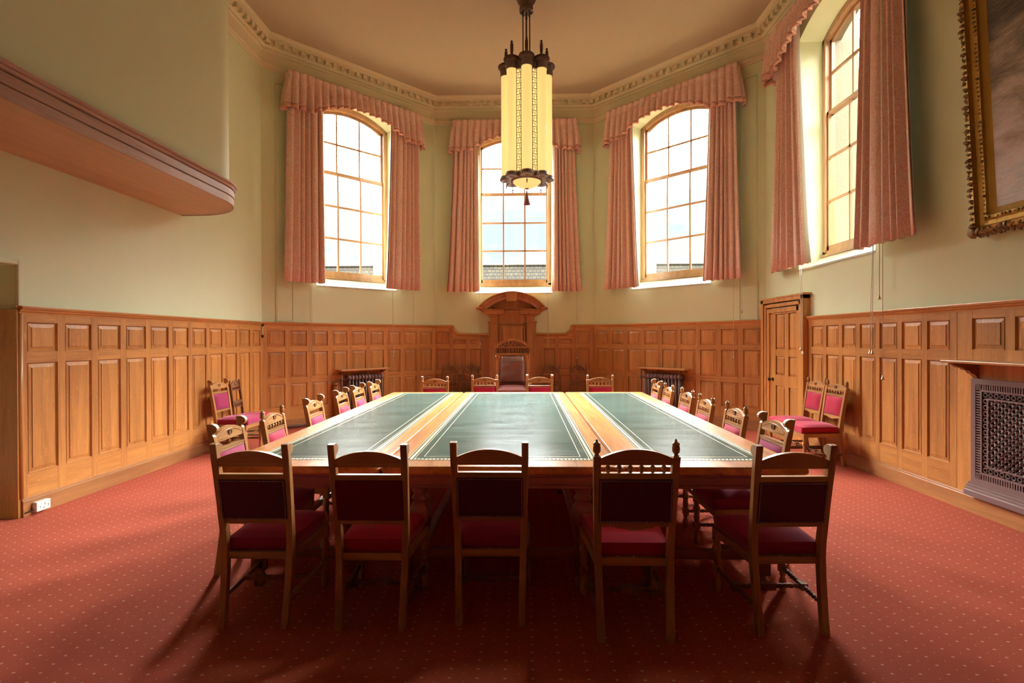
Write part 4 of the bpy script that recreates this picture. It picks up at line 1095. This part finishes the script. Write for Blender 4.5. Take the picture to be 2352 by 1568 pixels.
def make_chair(kind, label, twist=True, studded=True, seatm='magenta', padm=None):
    """front of the chair looks along +y"""
    padm = padm or seatm
    root = empty('dining_chair', Matrix()); tag(root, label, 'chair')
    W_, Wh = M_['chair_oak'], M_['chair_oak_h']
    for sx in (-1, 1): post_mb(sx, kind).build('back_post', W_, root, bevel=.003)
    cr = arch_rail(.175, .862, .905 if kind == 'scroll' else .895, .948 if kind == 'scroll' else .940, 0, .012).build('crest_rail', Wh, root)
    # moulded arch line on the front of the crest
    mb = MB(); pts = [(-.158+.316*k/12, back_y(.9)+.0135, .884+.043*(1-(2*k/12-1)**2)) for k in range(13)]
    mb.tube(pts, .0022, 5); mb.tube([(-.158,back_y(.875)+.0135,.874),(.158,back_y(.875)+.0135,.874)], .0022, 5); mb.build('crest_moulding', W_, cr)
    emblem(cr, .902, back_y(.902)+.011)
    if kind == 'finial':
        for i in range(6):
            x = -.135+.27*i/5; y = back_y(.84)
            mb = MB(); mb.lathe([(.006,.822),(.011,.826),(.007,.831),(.012,.838),(.0145,.845),(.012,.852),(.007,.857),(.010,.861),(.006,.866)], 10, cx=x, cy=y); mb.build('spindle', W_, root)
    mb = MB(); y = back_y(.81)
    for dz, o in ((.792,.016),(.802,.012),(.811,.016)): mb.box(-.172, .172, y-.016, y+o, dz, dz+.010)
    mb.build('upper_back_rail', Wh, root, bevel=.002)
    z0, z1 = .575, .795
    mb = MB(); yy = back_y(.56)
    if kind == 'finial':
        mb.prism([(-.17,.575),(-.17,.548),(-.10,.548),(-.085,.540),(-.05,.538),(-.035,.530),(.035,.530),(.05,.538),(.085,.540),(.10,.548),(.17,.548),(.17,.575)], 'y', yy-.012, yy+.012)
    else: mb.box(-.170, .170, yy-.013, yy+.013, .548, .575)
    mb.build('lower_back_rail', Wh, root, bevel=.002)
    # back upholstery: front cushion and flat rear cloth
    A = math.atan2(back_y(z0)-back_y(z1), z1-z0)
    Mp = Matrix.Translation((0, back_y(z0), z0)) @ Matrix.Rotation(A, 4, 'X')
    hh = (z1-z0)/math.cos(A)
    mb = cushion(-.160, .160, .004, hh-.004, 0, .012, .022); 
    for i, v in enumerate(mb.v): mb.v[i] = (v[0], v[2]+.002, v[1])
    pad = mb.build('back_pad', M_[padm], root, Mp)
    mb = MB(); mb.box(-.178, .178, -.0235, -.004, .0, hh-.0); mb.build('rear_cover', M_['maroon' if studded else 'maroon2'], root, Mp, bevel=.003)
    if studded:
        mb = MB(); P = []
        for i in range(31): x = -.171+.342*i/30; P += [(x,-.025,.006),(x,-.025,hh-.006)]
        for i in range(1, 20): z = .006+(hh-.012)*i/20; P += [(-.171,-.025,z),(.171,-.025,z)]
        studs(mb, P); mb.build('rear_studs', M_['stud'], root, Mp)
        mb = MB(); studs(mb, [(-.158+.316*i/28, .016, hh-.003) for i in range(29)], .003); mb.build('front_studs', M_['stud'], root, Mp)
    # seat
    mb = cushion(-.205, .205, -.205, .225, .382, .455, .030, taper=.16); seat = mb.build('seat', M_[seatm], root)
    mb = MB()
    if studded: studs(mb, [(-.155+.31*i/26, -.211, .388) for i in range(27)])
    if studded: mb.build('seat_studs', M_['stud'], root)
    mb = MB()
    mb.box(-.168, .168, -.222, -.195, .345, .385); mb.box(-.215, .215, .195, .222, .335, .385)
    for sx in (-1, 1): mb.prism([(sx*.165,-.21),(sx*.190,-.21),(sx*.222,.22),(sx*.197,.22)], 'z', .340, .385)
    mb.build('seat_frame', Wh, root, bevel=.003)
    for sx in (-1, 1):
        mb = MB(); x, y = sx*.20, .20
        mb.box(x-.021, x+.021, y-.021, y+.021, .31, .375); mb.box(x-.021, x+.021, y-.021, y+.021, .115, .165)
        mb.lathe([(.015,.308),(.022,.300),(.016,.292),(.024,.280),(.029,.265),(.026,.245),(.018,.232),(.023,.226),(.018,.220),(.023,.20),(.020,.18),(.015,.165)], 18, cx=x, cy=y, flute=(.23,.285,10,.12))
        mb.lathe([(.014,.0),(.020,.006),(.023,.04),(.020,.07),(.012,.088),(.019,.098),(.016,.115)], 16, cx=x, cy=y); mb.build('front_leg', W_, root)
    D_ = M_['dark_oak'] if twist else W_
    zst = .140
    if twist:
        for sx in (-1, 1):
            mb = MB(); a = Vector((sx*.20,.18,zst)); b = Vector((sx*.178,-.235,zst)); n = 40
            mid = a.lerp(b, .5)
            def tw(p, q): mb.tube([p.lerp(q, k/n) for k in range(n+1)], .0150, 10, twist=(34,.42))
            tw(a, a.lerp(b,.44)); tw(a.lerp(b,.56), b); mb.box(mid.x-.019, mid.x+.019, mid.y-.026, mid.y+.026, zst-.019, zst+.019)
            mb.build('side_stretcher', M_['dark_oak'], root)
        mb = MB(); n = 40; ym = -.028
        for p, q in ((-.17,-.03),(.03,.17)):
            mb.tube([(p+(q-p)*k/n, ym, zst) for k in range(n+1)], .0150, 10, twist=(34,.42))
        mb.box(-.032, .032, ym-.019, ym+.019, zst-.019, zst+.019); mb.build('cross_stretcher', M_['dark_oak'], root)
    else:
        for sx in (-1, 1):
            mb = MB(); mb.prism([(sx*.172,-.235),(sx*.186,-.235),(sx*.208,.19),(sx*.192,.19)], 'z', .135, .160); mb.build('side_stretcher', W_, root)
        mb = MB(); mb.box(-.185, .185, -.02, .0, .135, .160); mb.build('cross_stretcher', Wh, root)
    return root

protoA = make_chair('scroll', 'x', True, True, 'magenta')
protoAp = make_chair('scroll', 'x', False, True, 'magenta')
protoB = make_chair('finial', 'x', True, True, 'crimson')
protoN = make_chair('scroll', 'x', True, False, 'crimson')
used = set()
def place(proto, x, y, ang, label, group=None, z=0, s=1.0):
    if proto.name not in used: used.add(proto.name); o = proto
    else: o = copy_tree(proto)
    o['label'] = label
    if group: o['group'] = group
    elif 'group' in o: del o['group']
    o.matrix_basis = Matrix.Translation((x, y, z)) @ Matrix.Rotation(R(ang), 4, 'Z') @ Matrix.Scale(s, 4)
    return o
G1 = 'chairs along the near end of the tables'
place(protoAp, -1.445, 3.005, 0, 'square topped oak chair with brass studs and plain stretchers, leftmost of the near row', G1)
place(protoN, -.818, 2.995, 0, 'square topped oak chair with unstudded dark red back, second from left in the near row', G1)
place(protoA, -.188, 3.055, 0, 'square topped oak chair with brass studs, middle one of the near row', G1)
place(protoB, .560, 2.925, 0, 'oak chair with ball finials and a row of spindles in the near row', G1, s=1.04)
place(protoA, 1.368, 2.985, 2, 'square topped oak chair with twisted stretchers standing at the right end of the near row', G1)
G2 = 'chairs along the left side of the tables'; X = -1.745
place(protoA, X, 3.53, -90+3, 'nearest chair on the left side of the tables, with scrolled posts and wine velvet pad', G2)
place(protoB, X-.01, 4.19, -90+4, 'the only oak chair with ball finials and spindles left of the tables', G2)
place(protoA, X-.005, 4.99, -90+2, 'oak scroll topped chair third from the camera on the left side of the tables', G2)
place(protoN, X-.01, 5.76, -90+3, 'oak scroll topped chair with bright red pad, fourth from camera left of the tables', G2)
place(protoA, X-.02, 6.36, -90, 'oak scroll topped chair second from the far end, left of the tables', G2)
place(protoA, X+.03, 6.88, -90, 'oak scroll topped chair at the far end of the left side of the tables', G2)
G3 = 'chairs along the right side of the tables'; X = 1.485
place(protoA, X, 3.72, 90+1, 'nearest chair on the right side of the tables, with scrolled posts and wine pad', G3)
place(protoB, X+.01, 4.43, 90, 'oak finial chair second from the camera on the right side of the tables', G3)
place(protoB, X-.01, 5.10, 90-1, 'oak finial chair third from the camera on the right side of the tables', G3)
place(protoB, X+.015, 5.76, 90, 'oak finial chair fourth from the camera on the right side of the tables', G3)
place(protoB, X-.01, 6.41, 90-2, 'oak finial chair fifth from the camera on the right side of the tables', G3)
place(protoA, X-.03, 6.90, 90-2, 'oak scroll topped chair at the far end of the right side of the tables', G3)
G4 = 'chairs along the far end of the tables'
place(protoB, -1.343, 7.50, 180, 'oak finial chair at the left of the far end of the tables', G4)
place(protoB, -.614, 7.77, 180, 'oak finial chair just left of the leather throne at the far end of the tables', G4)
place(protoN, .231, 7.71, 180, 'oak scroll topped chair at the far table end, just right of the throne', G4)
place(protoB, 1.157, 7.73, 180, 'oak finial chair at the right of the far end of the tables', G4)
place(protoB, 3.53, 6.47, 90, 'oak finial chair against the right wall, nearer one of the two, with crimson seat', 'pair of chairs against the right wall', s=1.03)
place(protoB, 3.54, 6.93, 90, 'oak finial chair against the right wall beside the door, farther one of the two', 'pair of chairs against the right wall', s=1.03)
place(protoA, -3.96, 7.13, -90, 'oak scroll topped chair against the left wall with wine velvet back and seat', None, s=1.0)

# small dark arcaded chairs
def make_small(seatm):
    root = empty('hall_chair', Matrix()); tag(root, 'x', 'chair'); D_ = M_['dark_oak']
    by = lambda z: -.19-.06*max(0, (z-.42)/.5)**1.1-.03*max(0, (.4-z)/.4)
    for sx in (-1, 1):
        mb = MB(); pts = [(sx*.160, by(z), z) for z in (0,.1,.2,.3,.42,.55,.7,.82,.90)]
        vs = []; 
        for x, y, z in pts: vs += [(x-.013,y-.015,z),(x+.013,y-.015,z),(x+.013,y+.015,z),(x-.013,y+.015,z)]
        fs = [(i*4+j, i*4+(j+1) % 4, (i+1)*4+(j+1) % 4, (i+1)*4+j) for i in range(8) for j in range(4)]+[(0,1,2,3),(35,34,33,32)]
        mb.add(vs, fs); mb.lathe([(.012,.90),(.007,.907),(.012,.915),(.014,.924),(.010,.933),(.005,.94),(.007,.945),(.001,.955)], 10, cx=sx*.160, cy=by(.9)); mb.build('back_post', D_, root)
        mb = MB(); mb.lathe([(.012,0),(.018,.03),(.012,.07),(.018,.12),(.014,.2),(.02,.3),(.016,.40)], 12, cx=sx*.18, cy=.17); mb.build('front_leg', D_, root)
    y = by(.86); mb = MB()
    mb.tube([(.145*math.cos(R(k*15)), y, .80+.135*math.sin(R(k*15))) for k in range(13)], .013, 8)
    mb.box(-.15, .15, y-.012, y+.012, .785, .805)
    mb.prism([(.137*math.cos(R(k*15)), .842+.088*math.sin(R(k*15))) for k in range(13)], 'y', y-.006, y+.006); mb.build('arched_crest', D_, root)
    mb = MB(); mb.ball((0, y+.008, .885), .024, .008, .024); mb.build('carved_roundel', D_, root)
    for i in range(6):
        x = -.10+.20*i/5; mb = MB(); mb.lathe([(.006,.803),(.010,.812),(.006,.82),(.011,.83),(.006,.84)], 8, cx=x, cy=y); mb.build('spindle', D_, root)
    y = by(.58); mb = MB(); mb.box(-.15, .15, y-.011, y+.011, .615, .645); mb.box(-.15, .15, y-.011, y+.011, .545, .56); mb.build('middle_rail', D_, root)
    for i in range(7):
        x = -.12+.24*i/6; mb = MB(); mb.lathe([(.006,.56),(.009,.58),(.006,.60),(.011,.615)], 8, cx=x, cy=y); mb.build('baluster', D_, root)
    cushion(-.19, .19, -.17, .19, .40, .435, .022, taper=.15).build('seat', M_[seatm], root)
    mb = MB(); mb.box(-.17, .17, -.19, -.17, .36, .405); mb.box(-.19, .19, .165, .19, .36, .405)
    for sx in (-1, 1): mb.prism([(sx*.15,-.18),(sx*.17,-.18),(sx*.195,.18),(sx*.175,.18)], 'z', .36, .405)
    mb.build('seat_frame', D_, root)
    mb = MB()
    for sx in (-1, 1): mb.tube([(sx*.16,-.2,.16),(sx*.18,.17,.16)], .010, 8)
    mb.tube([(-.165,0,.16),(.165,0,.16)], .010, 8); mb.build('stretcher', D_, root)
    return root
pc = make_small('seat_green')
G5 = 'dark arcaded chairs against the back panelling'
place(pc, -1.56, 10.62, 180, 'small dark arch backed chair, outermost left of the throne against the back wall', G5, s=1.03)
place(pc, -1.13, 10.66, 180, 'small dark arch backed chair, next to the throne on its left against the back wall', G5, s=1.03)
place(pc, .555, 10.66, 180, 'small dark arch backed chair, next to the throne on its right against the back wall', G5, s=1.03)
place(pc, 1.115, 10.62, 180, 'small dark arch backed chair, outermost right of the throne against the back wall', G5, s=1.03)
pw = make_small('crimson'); place(pw, -4.02, 7.60, -82, 'small dark arch backed chair with crimson seat against the left wall')

# ------------------------------------------------------------------ throne
def throne():
    root = empty('throne_chair', Matrix.Translation((-.228, 9.75, 0)) @ Matrix.Rotation(PI, 4, 'Z'))   # front looks along +y local
    tag(root, 'large carved oak throne with brown leather back and arched crest at the far end', 'chair')
    O = M_['chair_oak']; yb = -.30
    for sx in (-1, 1):
        mb = MB(); mb.box(sx*.262, sx*.318, yb-.03, yb+.03, 0, 1.16); mb.box(sx*.270, sx*.310, yb+.03, yb+.036, .75, 1.14)
        mb.box(sx*.250, sx*.33, yb-.035, yb+.045, 1.155, 1.17); mb.box(sx*.255, sx*.325, yb-.035, yb+.04, 1.17, 1.23)
        mb.ball((sx*.265,yb+.04,1.20), .022); mb.ball((sx*.315,yb+.04,1.20), .022)
        mb.build('column', O, root, bevel=.003)
    mb = MB(); n = 12          # arched head board with opening
    arcp = [(.245*math.cos(R(180*k/n)), 1.06+.175*math.sin(R(180*k/n))) for k in range(n+1)]
    for k in range(n):
        (xa, za), (xb, zb) = arcp[k], arcp[k+1]; mb.prism([(xa,za),(xb,zb),(xb,1.235),(xa,1.235)], 'y', yb-.02, yb+.025)
    mb.tube([(x*1.0, yb+.026, z) for x, z in arcp], .012, 8)
    mb.box(-.34, .34, yb-.035, yb+.05, 1.235, 1.262); mb.box(-.325, .325, yb-.03, yb+.04, 1.222, 1.237); mb.build('head_board', O, root, bevel=.003)
    mb = MB()
    for i in range(20): x = -.31+.62*i/19; mb.box(x-.009, x+.009, yb+.05, yb+.058, 1.238, 1.252)
    for i in range(20): x = -.31+.62*i/19; mb.box(x-.009, x+.009, yb+.05, yb+.058, 1.368, 1.380)
    mb.build('dentil_course', O, root)
    for i in range(10):
        x = (-.25+.045*i) if i < 5 else (.07+.045*(i-5)); mb = MB()
        mb.lathe([(.007,1.262),(.013,1.272),(.007,1.29),(.014,1.305),(.007,1.325),(.012,1.345),(.007,1.352)], 8, cx=x, cy=yb); mb.build('spindle', O, root)
    mb = MB(); mb.box(-.022,.022,yb-.02,yb+.03,1.262,1.352); mb.box(-.325,-.285,yb-.02,yb+.03,1.262,1.352); mb.box(.285,.325,yb-.02,yb+.03,1.262,1.352); mb.box(-.34,.34,yb-.035,yb+.05,1.350,1.368)
    mb.box(-.30,.30,yb-.03,yb-.022,1.262,1.352); mb.build('spindle_frieze', M_['dark_oak'], root)
    mb = MB(); r = .365; n = 16   # segmental crest
    hw, ht = .355, .165; rr = (hw*hw+ht*ht)/(2*ht); A = math.asin(hw/rr); cz = 1.372+ht-rr
    def ring(r0, r1, y0, y1):
        for k in range(n):
            t0 = -A+2*A*k/n; t1 = -A+2*A*(k+1)/n
            mb.prism([(r0*math.sin(t0), cz+r0*math.cos(t0)), (r0*math.sin(t1), cz+r0*math.cos(t1)), (r1*math.sin(t1), cz+r1*math.cos(t1)), (r1*math.sin(t0), cz+r1*math.cos(t0))], 'y', y0, y1)
    ring(rr-.03, rr, yb-.03, yb+.06); ring(rr-.045, rr-.03, yb-.02, yb+.04)
    mb.prism([(rr*.97*math.sin(-A+2*A*k/n), cz+rr*.975*math.cos(-A+2*A*k/n)) for k in range(n+1)]+[(.34,1.372),(-.34,1.372)], 'y', yb-.02, yb+.018, 1)
    mb.prism([(-.375,1.368),(.375,1.368),(.375,1.385),(-.375,1.385)], 'y', yb-.03, yb+.055)
    for k in range(22):
        t = -A*.93+2*A*.93*k/21; mb.box(-.007,.007,yb+.04,yb+.052,-.006,.006, M=Matrix.Translation(((rr-.038)*math.sin(t), 0, cz+(rr-.038)*math.cos(t))) @ Matrix.Rotation(t, 4, 'Y'))
    mb.build('arched_crest', [O, M_['dark_oak']], root)
    mb = MB(); mb.ball((0,yb+.03,1.475), .062, .022, .060, 16, 10)
    mb.build('carved_medallion', M_['dark_oak'], root)
    mb = MB()
    for sx in (-1, 1):
        mb.tube([(sx*.075*math.cos(R(t)), yb+.035, 1.475+.072*math.sin(R(t))) for t in range(-80, 70, 10)], [.010+.004*math.sin(k) for k in range(15)], 6)
        mb.tube([(sx*(.12+.11*k/8), yb+.024, 1.41+.03*math.sin(k*.9)) for k in range(9)], .008, 6)
    mb.build('carved_foliage', O, root)
    # leather back
    mb = MB(); bp = [(-.243,.62),(.243,.62),(.243,1.06)]+[(.243*math.cos(R(180*k/10)), 1.06+.172*math.sin(R(180*k/10))) for k in range(1, 10)]+[(-.243,1.06)]
    mb.prism(bp, 'y', yb-.02, yb+.03); mb.build('back_panel', M_['leather_red'], root, bevel=.012)
    def pil(u, v):
        a = (1-abs(2*u-1)**5)**.5 if 0 < u < 1 else 0; b = (1-abs(2*v-1)**5)**.5 if 0 < v < 1 else 0
        z = .69+.52*v; x = (-.235+.47*u)*(1-.10*max(0, v-.8)/.2)
        w = .008*math.sin(u*9+v*4)+.008*math.sin(v*16+u*5)
        return (x, yb+.035+(.085+w)*a*b, z)
    mb = MB(); mb.grid(pil, 24, 28); mb.tube([pil(u/20, .80) for u in range(1, 20)], .006, 6); mb.build('back_cushion', M_['leather_brown'], root)
    cushion(-.30, .30, -.27, .30, .50, .60, .065).build('seat', M_['leather_red'], root)
    mb = MB(); mb.box(-.31, .31, .27, .31, .40, .50); mb.box(-.31, .31, -.33, -.27, .40, .50); mb.box(-.31, -.27, -.3, .3, .40, .50); mb.box(.27, .31, -.3, .3, .40, .50); mb.build('seat_frame', O, root)
    for sx in (-1, 1):
        mb = MB(); mb.lathe([(.03,0),(.04,.05),(.025,.09),(.045,.16),(.05,.22),(.03,.30),(.04,.33),(.04,.42)], 16, cx=sx*.28, cy=.28); mb.build('front_leg', O, root)
        mb = MB(); mb.tube([(sx*.31,-.28,.74),(sx*.325,-.05,.76),(sx*.33,.15,.74),(sx*.33,.24,.70)], .024, 8); mb.tube([(sx*.32,.16,.74),(sx*.31,.2,.50)], .018, 8); mb.build('armrest', O, root)
throne()

# ------------------------------------------------------------------ chandelier
def chandelier():
    cx, cy = .045, 7.70
    root = empty('chandelier', Matrix.Translation((cx, cy, 0)))
    tag(root, 'lit art deco chandelier of cream opal glass tubes in dark bronze hanging from the ceiling', 'chandelier')
    Rr, rt = .300, .080; B = M_['bronze']; BL = M_['bronze_lt']
    an = [R(-90+45*k) for k in range(8)]
    def lobed(R0, r0, n=96):
        """outline of a cluster of eight lobes"""
        out = []
        for k in range(n):
            a = 2*PI*k/n; best = R0*.96
            for A in an:
                d = (a-A+PI) % (2*PI)-PI
                s = R0*math.sin(d)
                if abs(s) < r0 and math.cos(d) > 0: best = max(best, R0*math.cos(d)+math.sqrt(r0*r0-s*s))
            out.append((best*math.cos(a), best*math.sin(a)))
        return out
    def stack(name, levels, mat, smooth=False, cap=True, flut=0):
        mb = MB(); vs = []; n = 192
        for (R0, r0, z) in levels:
            L0 = lobed(R0, r0, n)
            if flut: L0 = [(x*(1+flut*(-1)**k), y*(1+flut*(-1)**k)) for k, (x, y) in enumerate(L0)]
            vs += [(x, y, z) for x, y in L0]
        fs = [(i*n+k, i*n+(k+1) % n, (i+1)*n+(k+1) % n, (i+1)*n+k) for i in range(len(levels)-1) for k in range(n)]
        if cap: fs += [tuple(range(n-1,-1,-1)), tuple((len(levels)-1)*n+k for k in range(n))]
        mb.add(vs, fs, 0, smooth); return mb.build(name, mat, root)
    for A in an:
        mb = MB(); mb.lathe([(rt*.93,3.90),(rt*.93,5.41)], 20, cx=Rr*math.cos(A), cy=Rr*math.sin(A)); mb.build('glass_tube', M_['tube_glow'], root)
    mb = MB(); mb.lathe([(Rr*.88,3.92),(Rr*.88,5.41)], 32); mb.build('inner_diffuser', M_['inner_glow'], root)
    # openwork strips between the tubes
    for k in range(8):
        A = an[k]+R(22.5); Rg = Rr*.985; mb = MB(); w = .034
        Mg = Matrix.Rotation(A-PI/2, 4, 'Z') @ Matrix.Translation((0, Rg*.99, 0))
        for sx in (-1, 1): mb.box(sx*w-.004, sx*w+.004, -.004, .004, 3.92, 5.44, M=Mg)
        n = 19; st = 1.47/n
        for i in range(n):
            z = 3.93+st*i; mb.box(-w, w, -.003, .003, z-.003, z+.003, M=Mg)
            s = 1 if i % 2 else -1
            mb.tube([(s*(-.014)+.018*math.cos(R(t)), 0, z+.030+.022*math.sin(R(t))) for t in range(0, 181, 36)], .0032, 5, M=Mg)
            mb.tube([(s*.012, 0, z), (s*.012, 0, z+st)], .003, 5, M=Mg)
        mb.build('filigree_strip', B, root)
    stack('top_collar', [(Rr,rt+.006,5.385),(Rr,rt+.006,5.50)], BL, flut=.003)
    stack('crown_flange', [(Rr,rt+.008,5.49),(Rr,rt+.020,5.50),(Rr,rt+.034,5.52),(Rr,rt+.036,5.54),(Rr,rt+.026,5.556),(Rr,rt+.010,5.56)], B, flut=.010)
    stack('bottom_flange', [(Rr,rt-.02,3.858),(Rr,rt+.010,3.856),(Rr,rt+.022,3.872),(Rr,rt+.016,3.89),(Rr,rt+.006,3.918),(Rr,rt,3.925)], BL, flut=.003)
    for A in an:
        x, y = Rr*math.cos(A), Rr*math.sin(A)
        mb = MB(); mb.lathe([(.024,5.55),(.028,5.58),(.024,5.61),(.017,5.62),(.022,5.65),(.024,5.72),(.022,5.76),(.010,5.775),(.017,5.785),(.017,5.80),(.004,5.805)], 12, cx=x, cy=y); mb.build('finial', B, root)
        mb = MB(); mb.lathe([(.034,3.862),(.036,3.858),(.020,3.852),(.005,3.85),(.005,3.80),(.012,3.785),(.016,3.78),(.006,3.772),(.006,3.76),(.011,3.75),(.003,3.745)], 12, cx=x, cy=y); mb.build('pendant_drop', BL, root)
    mb = MB(); mb.lathe([(.225,3.87),(.235,3.862),(.228,3.848),(.215,3.845)], 40); mb.build('bowl_rim', BL, root)
    mb = MB(); mb.lathe([(.218,3.855),(.20,3.835),(.165,3.80),(.11,3.768),(.05,3.752),(.004,3.748)], 36); mb.build('glass_bowl', M_['bowl_glow'], root)
    mb = MB(); mb.lathe([(.032,3.752),(.028,3.742),(.008,3.735),(.004,3.725),(.004,3.69)], 12); mb.build('bowl_knob', BL, root)
    mb = MB(); mb.lathe([(.004,3.71),(.010,3.69),(.010,3.675),(.016,3.66),(.020,3.645),(.024,3.61),(.034,3.57),(.048,3.53),(.050,3.515),(.046,3.512)], 24, flute=(3.51,3.65,12,.12)); mb.build('tassel', M_['tassel'], root)
    for k in range(4):
        A = R(45+90*k); x, y = .070*math.cos(A), .070*math.sin(A)
        mb = MB(); mb.tube([(x,y,5.55),(x,y,6.45)], .009, 8); mb.build('suspension_rod', B, root)
    mb = MB(); mb.tube([(-.0,0,5.55),(-.0,0,6.45)], .012, 8); mb.ball((0,0,6.25), .018, rz=.03); mb.build('centre_rod', B, root)
    mb = MB(); mb.lathe([(.10,6.34),(.102,6.40),(.095,6.42),(.10,6.44),(.125,6.48),(.145,6.52),(.155,6.56),(.150,6.60),(.12,CEIL)], 40); mb.build('ceiling_canopy', B, root)
    for k in range(8):
        A = R(45*k); mb = MB(); mb.box(.06, .078, -.010, .010, 6.30, 6.36, M=Matrix.Rotation(A, 4, 'Z')); mb.build('canopy_bracket', BL, root)
chandelier()

# ------------------------------------------------------------------ the roof seen outside
mb = MB(); mb.add([(-30,26.4,1.2),(30,26.4,1.2),(30,29,5.62),(-30,29,5.62)], [(0,1,2,3)])
mb.add([(-30,26.4,1.2),(30,26.4,1.2),(30,26.4,-3),(-30,26.4,-3)], [(0,1,2,3)]); mb.add([(-30,29,5.62),(30,29,5.62),(30,34,1.2),(-30,34,1.2)], [(0,1,2,3)])
root = mb.build('slate_roof', M_['roof']); tag(root, 'mossy slate roof of a neighbouring building seen low through the bay windows', 'roof')
mb = MB(); mb.tube([(-30,29,5.63),(30,29,5.63)], .07, 8); mb.build('ridge_tiles', M_['roof'], root)
